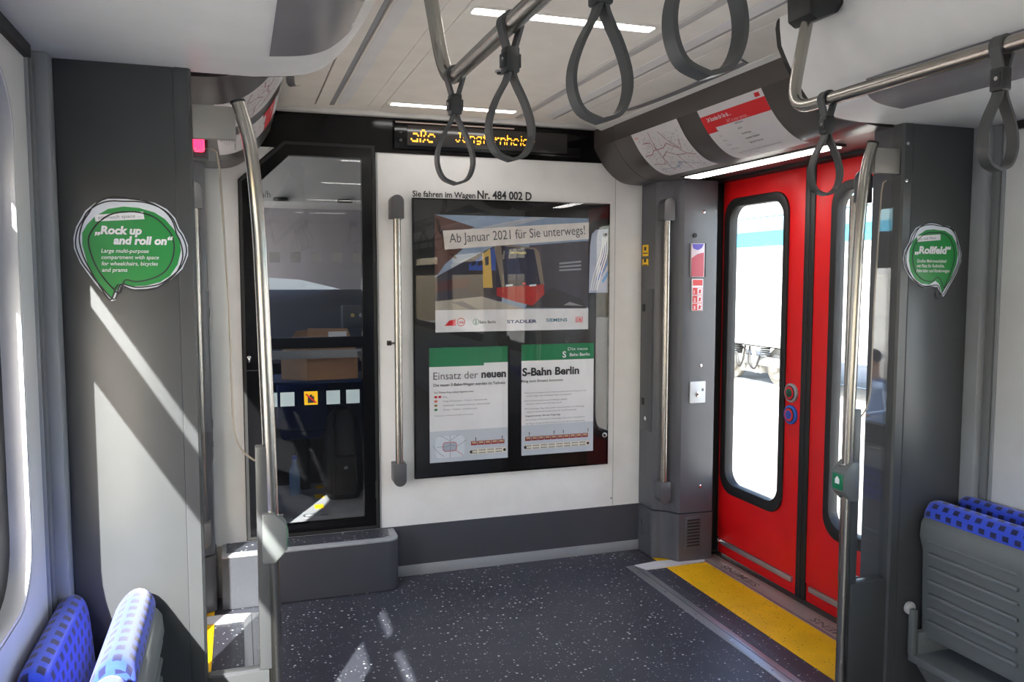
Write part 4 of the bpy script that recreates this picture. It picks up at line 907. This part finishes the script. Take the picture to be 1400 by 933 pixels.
# ================================================================== FOLDING SEATS
def uv_strip(o, fu):
    me = o.data; uv = me.uv_layers.new(name='UVMap')
    for lp in me.loops: uv.data[lp.index].uv = fu(me.vertices[lp.vertex_index].co)
def cushion(name, prof, y0, y1, t, mir, r=.03):
    """padded slab: closed profile in x-z along y with rounded ends, uv in metres"""
    bb = B(); n = len(prof); c = Vector((sum(p[0] for p in prof) / n, sum(p[1] for p in prof) / n)); L = [0]
    for i in range(n): L.append(L[-1] + (Vector(prof[(i + 1) % n]) - Vector(prof[i])).length)
    ys = [(y0, .55), (y0 + r * .15, .78), (y0 + r * .5, .93), (y0 + r, 1)] + [(y0 + r + (y1 - y0 - 2 * r) * k / 6, 1) for k in range(1, 6)] + [(y1 - r, 1), (y1 - r * .5, .93), (y1 - r * .15, .78), (y1, .55)]
    uvl = bb.bm.loops.layers.uv.new('UVMap'); G = []
    for y, s in ys:
        row = []
        for p in prof:
            v = Vector(p) - c; k = r * (1 - s) * 1.2; q = c + v * max(0, (v.length - k) / v.length); row.append(bb.bm.verts.new((q.x, y, q.y)))
        G.append(row)
    for j in range(len(G) - 1):
        for i in range(n):
            f = bb.bm.faces.new((G[j][i], G[j][(i + 1) % n], G[j + 1][(i + 1) % n], G[j + 1][i]))
            for lp, (yy, ll) in zip(f.loops, ((ys[j][0], L[i]), (ys[j][0], L[i + 1]), (ys[j + 1][0], L[i + 1]), (ys[j + 1][0], L[i]))): lp[uvl].uv = (yy, ll)
    for row in (G[0], G[-1]):
        f = bb.bm.faces.new(row)
        for lp in f.loops: lp[uvl].uv = (lp.vert.co.x, lp.vert.co.z)
    return bb.obj(name, SEAT, t, mir, smooth=60)
def seat(mir, y1, label):
    y0 = y1 - .43
    t = thing('folding_seat', (2.3, (y0 + y1) / 2, .1), label, 'seat', 'folding seats along the side walls', mir=mir)
    back = spline([(2.408, .30), (2.345, .30), (2.318, .36), (2.322, .55), (2.335, .70), (2.345, .755), (2.368, .775), (2.395, .765), (2.408, .72)], 3)
    cushion('back_cushion', back, y0, y1, t, mir)
    sc = spline([(2.295, .31), (2.238, .31), (2.226, .40), (2.222, .60), (2.198, .69), (2.188, .735), (2.205, .768), (2.235, .775), (2.268, .745), (2.288, .68), (2.298, .5)], 3)
    cushion('seat_cushion', sc, y0, y1 - .01, t, mir)
    sh = B().plate([(2.228, .298), (2.203, .30), (2.197, .33), (2.188, .60), (2.172, .655), (2.176, .70), (2.19, .72), (2.225, .70), (2.235, .60)], [], 'Y', y0 + .012, y1 - .012, .006).obj('seat_shell', SHELL, t, mir, smooth=30)
    for i in range(7):
        z = .355 + i * .047; x = 2.197 - (z - .33) * .033
        B().box(x - .014, x + .004, y0 + .05, y1 - .045, z, z + .016, .006).obj('shell_rib', SHELL, sh, mir)
    fr = B().box(2.17, 2.41, y1 - .032, y1 - .004, .22, .32, .005).box(2.15, 2.41, y0 + .02, y1 - .004, .215, .245, .005).obj('mount_frame', SHELL, t, mir)
    B().box(2.145, 2.165, y1 - .03, y1 - .006, .24, .40, .004).obj('hinge_arm', SHELL, fr, mir)
    B().disc((2.152, y1 - .005, .40), 'Y', .022, .012, 16, .003).obj('hinge_cap', mat('cap_light', rgb(190, 190, 190), .4), fr, mir)
    B().plate([(2.17, .215), (2.38, .215), (2.38, .02), (2.30, .02)], [], 'Y', y1 - .03, y1 - .012, .003).obj('mount_leg', SHELL, fr, mir)
seat(False, 2.14, 'blue checked folding seat tipped up beside the right pillar, grey ribbed underside')
seat(True, 2.14, 'blue checked folding seat tipped up beside the left pillar, in sunlight')
seat(True, 1.68, 'blue checked folding seat tipped up at the lower left picture edge')
seat(False, 1.68, 'blue checked folding seat tipped up beyond the right picture edge')

# ================================================================== DRIVER CAB
CD = mat('cab_dark', rgb(34, 35, 42), .6); CF = speck_mat('cab_floor_vinyl', rgb(150, 152, 155), [(rgb(170, 170, 170), 1.0)], 42, .2, .5)
cf = B().box(-.5, 2.5, YW + .05, 6.3, .20, .258).obj('cab_floor', CF); tag(cf, 'grey driver cab floor seen through the cab door glass', 'floor', kind='structure')
B().plate([(.30, 4.42), (.52, 4.30), (.62, 4.36), (.60, 4.42), (.54, 4.36), (.30, 4.48)], [], 'Z', .2575, .2595).obj('floor_plate', TRIM, cf)
B().plate(rr(.30, 4.36, .44, 4.42, .02), [rr(.31, 4.37, .43, 4.41, .015)], 'Z', .2575, .262).obj('hatch_handle', ALU, cf)
for k in range(5): B().box(.375 + .022 * k, .425 + .022 * k, 4.52 + k * .22, 4.60 + k * .22, .2575, .2595).obj('yellow_mark', MATS['sticker_yellow'], cf)
cw = B().plate(rect(YW + .05, -.06, 6.3, 2.44), [rr(4.5, 1.05, 5.5, 1.95, .08)], 'X', -.52, -.46).box(2.46, 2.52, YW + .05, 6.3, -.06, 2.44).box(1.2, 1.24, YW + .05, 5.6, .258, 2.44).obj('wall_cab', CD); tag(cw, 'dark inner walls of the driver cab', 'wall', kind='structure')  # left wall opening is out of view, added to brighten the cab
cc = B().box(-.46, 2.46, YW + .05, 6.3, 2.30, 2.33).obj('cab_ceiling', mat('cab_ceil', rgb(200, 202, 204), .5)); tag(cc, 'pale cab ceiling behind the door glass', 'ceiling', kind='structure')
for x in (.26, .64): B().disc((x, 5.15, 2.0), 'Z', .045, .02, 20, .004).obj('spot_lamp', RUB, cc)
B().box(-.46, 2.46, 5.16, 6.25, 1.985, 2.31, .01).obj('ceiling_bulkhead', mat('cab_ceil', rgb(200, 202, 204), .5), cc)
wsf = B().plate(rect(-.5, 1.30, 2.5, 2.0), [rr(-.3, 1.36, 2.3, 1.97, .1)], 'Y', 6.2, 6.26).obj('wall_cab_front', CD); tag(wsf, 'dark front wall frame of the driver cab', 'wall', kind='structure')
wg = B().box(-.35, 2.35, 6.262, 6.268, 1.32, 1.99).obj('window_7', glass_mat('windscreen_tint', (.75, .75, .77), 1.0)); tag(wg, 'tinted cab windscreen behind the door glass', 'window', kind='structure')
B().box(-.5, 2.5, 6.2, 6.26, .2, 1.31).obj('cab_front_lower', CD, wsf)
bl = B().plate([(-.30, 1.33), (.18, 1.53), (.40, 1.515), (.75, 1.43), (1.0, 1.40), (1.0, 1.99), (-.30, 1.99)], [], 'Y', 5.62, 5.63).obj('sun_blind', mat('blind_grey', rgb(150, 148, 156), .8, noise=.06)); tag(bl, 'grey fabric sun blind behind the cab door glass', 'blind')
ds = thing('dashboard', (.5, 5.4, .258), 'dark driver dashboard with small switches in the cab', 'dashboard')
B().plate([(5.1, .258), (5.1, .95), (5.0, 1.02), (5.02, 1.08), (5.35, 1.38), (5.6, 1.45), (5.6, .258)], [], 'X', -.44, 1.18).obj('desk', mat('desk_blue_black', rgb(24, 27, 44), .5), ds)
sw = B().box(.80 - .2, 1.02, 5.02, 5.10, 1.22, 1.36, .008).obj('switch_box', CD, ds)
for k in range(3): B().disc((.66 + .05 * k, 5.017, 1.30), 'Y', .012, .012, 12, .002).obj('switch_knob', TRIM if k else mat('knob_ochre', rgb(180, 150, 70), .5), sw)
# cardboard box on a shelf bar
CARD = mat('cardboard', rgb(164, 126, 92), .8, noise=.06, nscale=20)
cb = thing('cardboard_box', (.42, 4.66, .97), 'brown cardboard box with open flaps on a shelf in the cab', 'box')
B().plate([(.215, 4.60), (.345, 4.50), (.62, 4.53), (.62, 4.80), (.30, 4.85)], [], 'Z', .972, 1.13).obj('carton', CARD, cb)
B().plate([(.345, 1.132), (.62, 1.132), (.575, 1.245), (.36, 1.25)], [], 'Y', 4.60, 4.606).obj('flap', CARD, cb); B().plate([(.225, 1.132), (.34, 1.132), (.36, 1.24), (.30, 1.235)], [], 'Y', 4.62, 4.626).obj('flap', CARD, cb)
B().box(.47, .57, 4.594, 4.599, 1.165, 1.23).obj('box_label', PAPER, cb)
ba = thing('shelf', (.4, 4.7, .95), 'dark blue shelf board under the cardboard box in the cab', 'shelf')
B().box(.0, .70, 4.50, 4.88, .955, .970, .002).obj('shelf_board', mat('shelf_blue', rgb(30, 50, 90), .5), ba); B().box(-.46, .0, 4.6, 4.8, .955, .970).obj('shelf_arm', CD, ba)
mb = thing('metal_bar', (.38, 4.47, 1.095), 'pale metal bar in front of the cardboard box in the cab', 'bar')
B().box(-.46, 1.2, 4.462, 4.474, 1.095, 1.14, .003).obj('bar', TRIM, mb); B().plate([(.60, 1.13), (.66, 1.13), (.70, .98), (.68, .98)], [], 'Y', 4.462, 4.474).obj('brace', TRIM, mb)
# backpack on the cab floor
bpk = thing('backpack', (.51, 4.72, .258), 'black backpack standing on the cab floor behind the glass', 'backpack')
BK = mat('backpack_black', rgb(26, 26, 30), .75, bump=.2)
bm_ = B(); lv = [(.26, .8), (.30, 1), (.45, 1.02), (.62, .95), (.72, .78), (.775, .45), (.79, .1)]; G = []
for z, k in lv: G.append([bm_.bm.verts.new((.555 + .110 * k * math.copysign(abs(cos(a)) ** .6, cos(a)), 4.74 + .10 * k * math.copysign(abs(sin(a)) ** .6, sin(a)), z)) for a in [2 * pi * i / 24 for i in range(24)]])
for a, b in zip(G, G[1:]):
    for i in range(24): bm_.bm.faces.new((a[i], a[(i + 1) % 24], b[(i + 1) % 24], b[i]))
bm_.bm.faces.new(G[0]); bm_.bm.faces.new(G[-1]); bm_.obj('sack', BK, bpk)
B().box(.485, .625, 4.60, 4.65, .30, .52, .02).obj('front_pocket', BK, bpk)
for x in (.50, .61): B().tube(spline([(x, 4.66, .76), (x - .01, 4.61, .66), (x, 4.60, .5), (x + .01, 4.62, .36)], 5), 1, sec=[(-.014, -.004), (.014, -.004), (.014, .004), (-.014, .004)]).obj('strap', BK, bpk)
B().tube([(.555 + .03 * cos(radians(a)), 4.74, .785 + .03 * sin(radians(a))) for a in range(0, 181, 20)], .006, 8).obj('top_loop', BK, bpk)
B().box(.545, .565, 4.596, 4.601, .45, .465).obj('badge', TRIM, bpk)
dsx = thing('driver_seat', (.33, 5.5, .258), 'dark blue driver seat in the cab', 'seat')
BLU = mat('driver_seat_blue', rgb(28, 44, 92), .8)
B().box(.20, .50, 4.92, 4.98, .62, .92, .03).obj('backrest', BLU, dsx); B().box(.20, .50, 4.62, 4.95, .56, .64, .03).obj('cushion', BLU, dsx) if False else B().box(.22, .48, 4.95, 5.08, .56, .64, .03).obj('cushion', BLU, dsx)
B().tube([(.35, 5.0, .258), (.35, 5.0, .57)], .04, 14).obj('pedestal', CD, dsx)
bt = thing('water_bottle', (.29, 4.86, .258), 'clear blue water bottle on the cab floor beside the backpack', 'bottle')
B().tube([(.29, 4.86, .26), (.29, 4.86, .40), (.29, 4.86, .44), (.29, 4.86, .47)], [.032, .032, .016, .014], 16).obj('bottle_body', mat('bottle_blue', rgb(120, 160, 210), .2), bt); B().disc((.29, 4.86, .48), 'Z', .016, .02, 14, .002).obj('cap', mat('cap_blue', rgb(60, 90, 190), .4), bt)

# ================================================================== PERSON OUTSIDE (mirrored in the right glass screen)
def person():
    px, py, g0 = 6.4, -2.55, -1.0
    SK = mat('skin', rgb(196, 150, 126), .6); SH = mat('shirt_blue', rgb(150, 172, 206), .8); TR = mat('trousers_navy', rgb(40, 46, 66), .8); HR = mat('hair_dark', rgb(44, 34, 30), .8)
    J = {'pel': (0, 0, .95), 'sp': (0, 0, 1.12), 'ch': (-.02, 0, 1.32), 'nk': (-.03, 0, 1.47), 'hd0': (-.05, 0, 1.56), 'hd1': (-.065, 0, 1.66), 'hd2': (-.06, 0, 1.735)}
    E = [('pel', 'sp'), ('sp', 'ch'), ('ch', 'nk'), ('nk', 'hd0'), ('hd0', 'hd1'), ('hd1', 'hd2')]
    Rr = {'pel': (.15, .11), 'sp': (.14, .10), 'ch': (.165, .11), 'nk': (.058, .058), 'hd0': (.062, .075), 'hd1': (.078, .092), 'hd2': (.055, .065)}
    for s, n in ((-1, 'l'), (1, 'r')):
        J.update({'sh' + n: (-.02, .19 * s, 1.40), 'el' + n: (-.06, .245 * s, 1.13), 'wr' + n: (-.26, .13 * s, 1.10), 'ha' + n: (-.33, .09 * s, 1.12), 'hi' + n: (0, .09 * s, .88), 'kn' + n: (-.02, .105 * s, .49), 'an' + n: (.02, .11 * s, .09), 'to' + n: (-.15, .125 * s, .04)})
        E += [('ch', 'sh' + n), ('sh' + n, 'el' + n), ('el' + n, 'wr' + n), ('wr' + n, 'ha' + n), ('pel', 'hi' + n), ('hi' + n, 'kn' + n), ('kn' + n, 'an' + n), ('an' + n, 'to' + n)]
        Rr.update({'sh' + n: (.068,) * 2, 'el' + n: (.045,) * 2, 'wr' + n: (.03,) * 2, 'ha' + n: (.032, .03), 'hi' + n: (.092,) * 2, 'kn' + n: (.06,) * 2, 'an' + n: (.042,) * 2, 'to' + n: (.04, .03)})
        for k in range(4):
            a, b = 'f%d%s' % (k, n), 'g%d%s' % (k, n); J[a] = (-.37, (.09 + (k - 1.5) * .018) * s, 1.135); J[b] = (-.40, (.075 + (k - 1.5) * .016) * s, 1.115 + .004 * k)
            E += [('ha' + n, a), (a, b)]; Rr[a] = Rr[b] = (.0095,) * 2
        J['t' + n] = (-.33, .05 * s, 1.15); E.append(('ha' + n, 't' + n)); Rr['t' + n] = (.011,) * 2
    names = list(J); idx = {n: i for i, n in enumerate(names)}
    me = bpy.data.meshes.new('person'); me.from_pydata([J[n] for n in names], [(idx[a], idx[b]) for a, b in E], [])
    ob = bpy.data.objects.new('tmp', me); COL.objects.link(ob); ob.modifiers.new('s', 'SKIN')
    for n in names:
        v = me.skin_vertices[0].data[idx[n]]; v.radius = Rr[n]; v.use_root = n == 'pel'
    sb_ = ob.modifiers.new('d', 'SUBSURF'); sb_.levels = 2; sb_.render_levels = 2
    dg = bpy.context.evaluated_depsgraph_get(); m2 = bpy.data.meshes.new_from_object(ob.evaluated_get(dg)); bpy.data.objects.remove(ob)
    m2.materials.clear()
    for m in (SK, SH, TR, RUB): m2.materials.append(m)
    for f in m2.polygons:
        c = f.center; f.use_smooth = True
        f.material_index = 3 if c.z < .085 else 2 if c.z < .93 and c.x > -.2 else 0 if (c.z > 1.47 or c.x < -.245) else 1
    t = thing('person', (px, py, g0), 'person in light blue shirt with lanyard, reflected in the right glass screen', 'person')
    body = bpy.data.objects.new('body', m2); COL.objects.link(body); body.parent = t; ORG[body.name] = ORG[t.name]
    o = Vector((px, py, g0))
    def P(*c): return tuple(o + Vector(c))
    B().ball(P(-.045, 0, 1.70), (.088, .083, .085)).obj('hair', HR, t)
    for s in (-1, 1): B().ball(P(-.06, .078 * s, 1.63), (.02, .012, .03), 10, 8).obj('ear', SK, t); B().ball(P(-.138, .032 * s, 1.655), (.008, .012, .008), 10, 8).obj('eye', INK, t)
    B().ball(P(-.15, 0, 1.625), (.02, .014, .022), 10, 8).obj('nose', SK, t); B().ball(P(-.135, 0, 1.583), (.01, .024, .006), 10, 8).obj('mouth', mat('lips', rgb(160, 90, 84), .5), t)
    B().tube([P(*c) for c in spline([(-.05, -.07, 1.47), (-.13, -.06, 1.36), (-.155, 0, 1.12), (-.13, .06, 1.36), (-.05, .07, 1.47)], 5)], 1, sec=[(-.002, -.008), (.002, -.008), (.002, .008), (-.002, .008)]).obj('lanyard', mat('lanyard_navy', rgb(40, 44, 80), .7), t)
    B().box(px - .172, px - .166, py - .04, py + .04, g0 + 1.0, g0 + 1.12, .002).obj('badge_card', PAPER, t)
person()
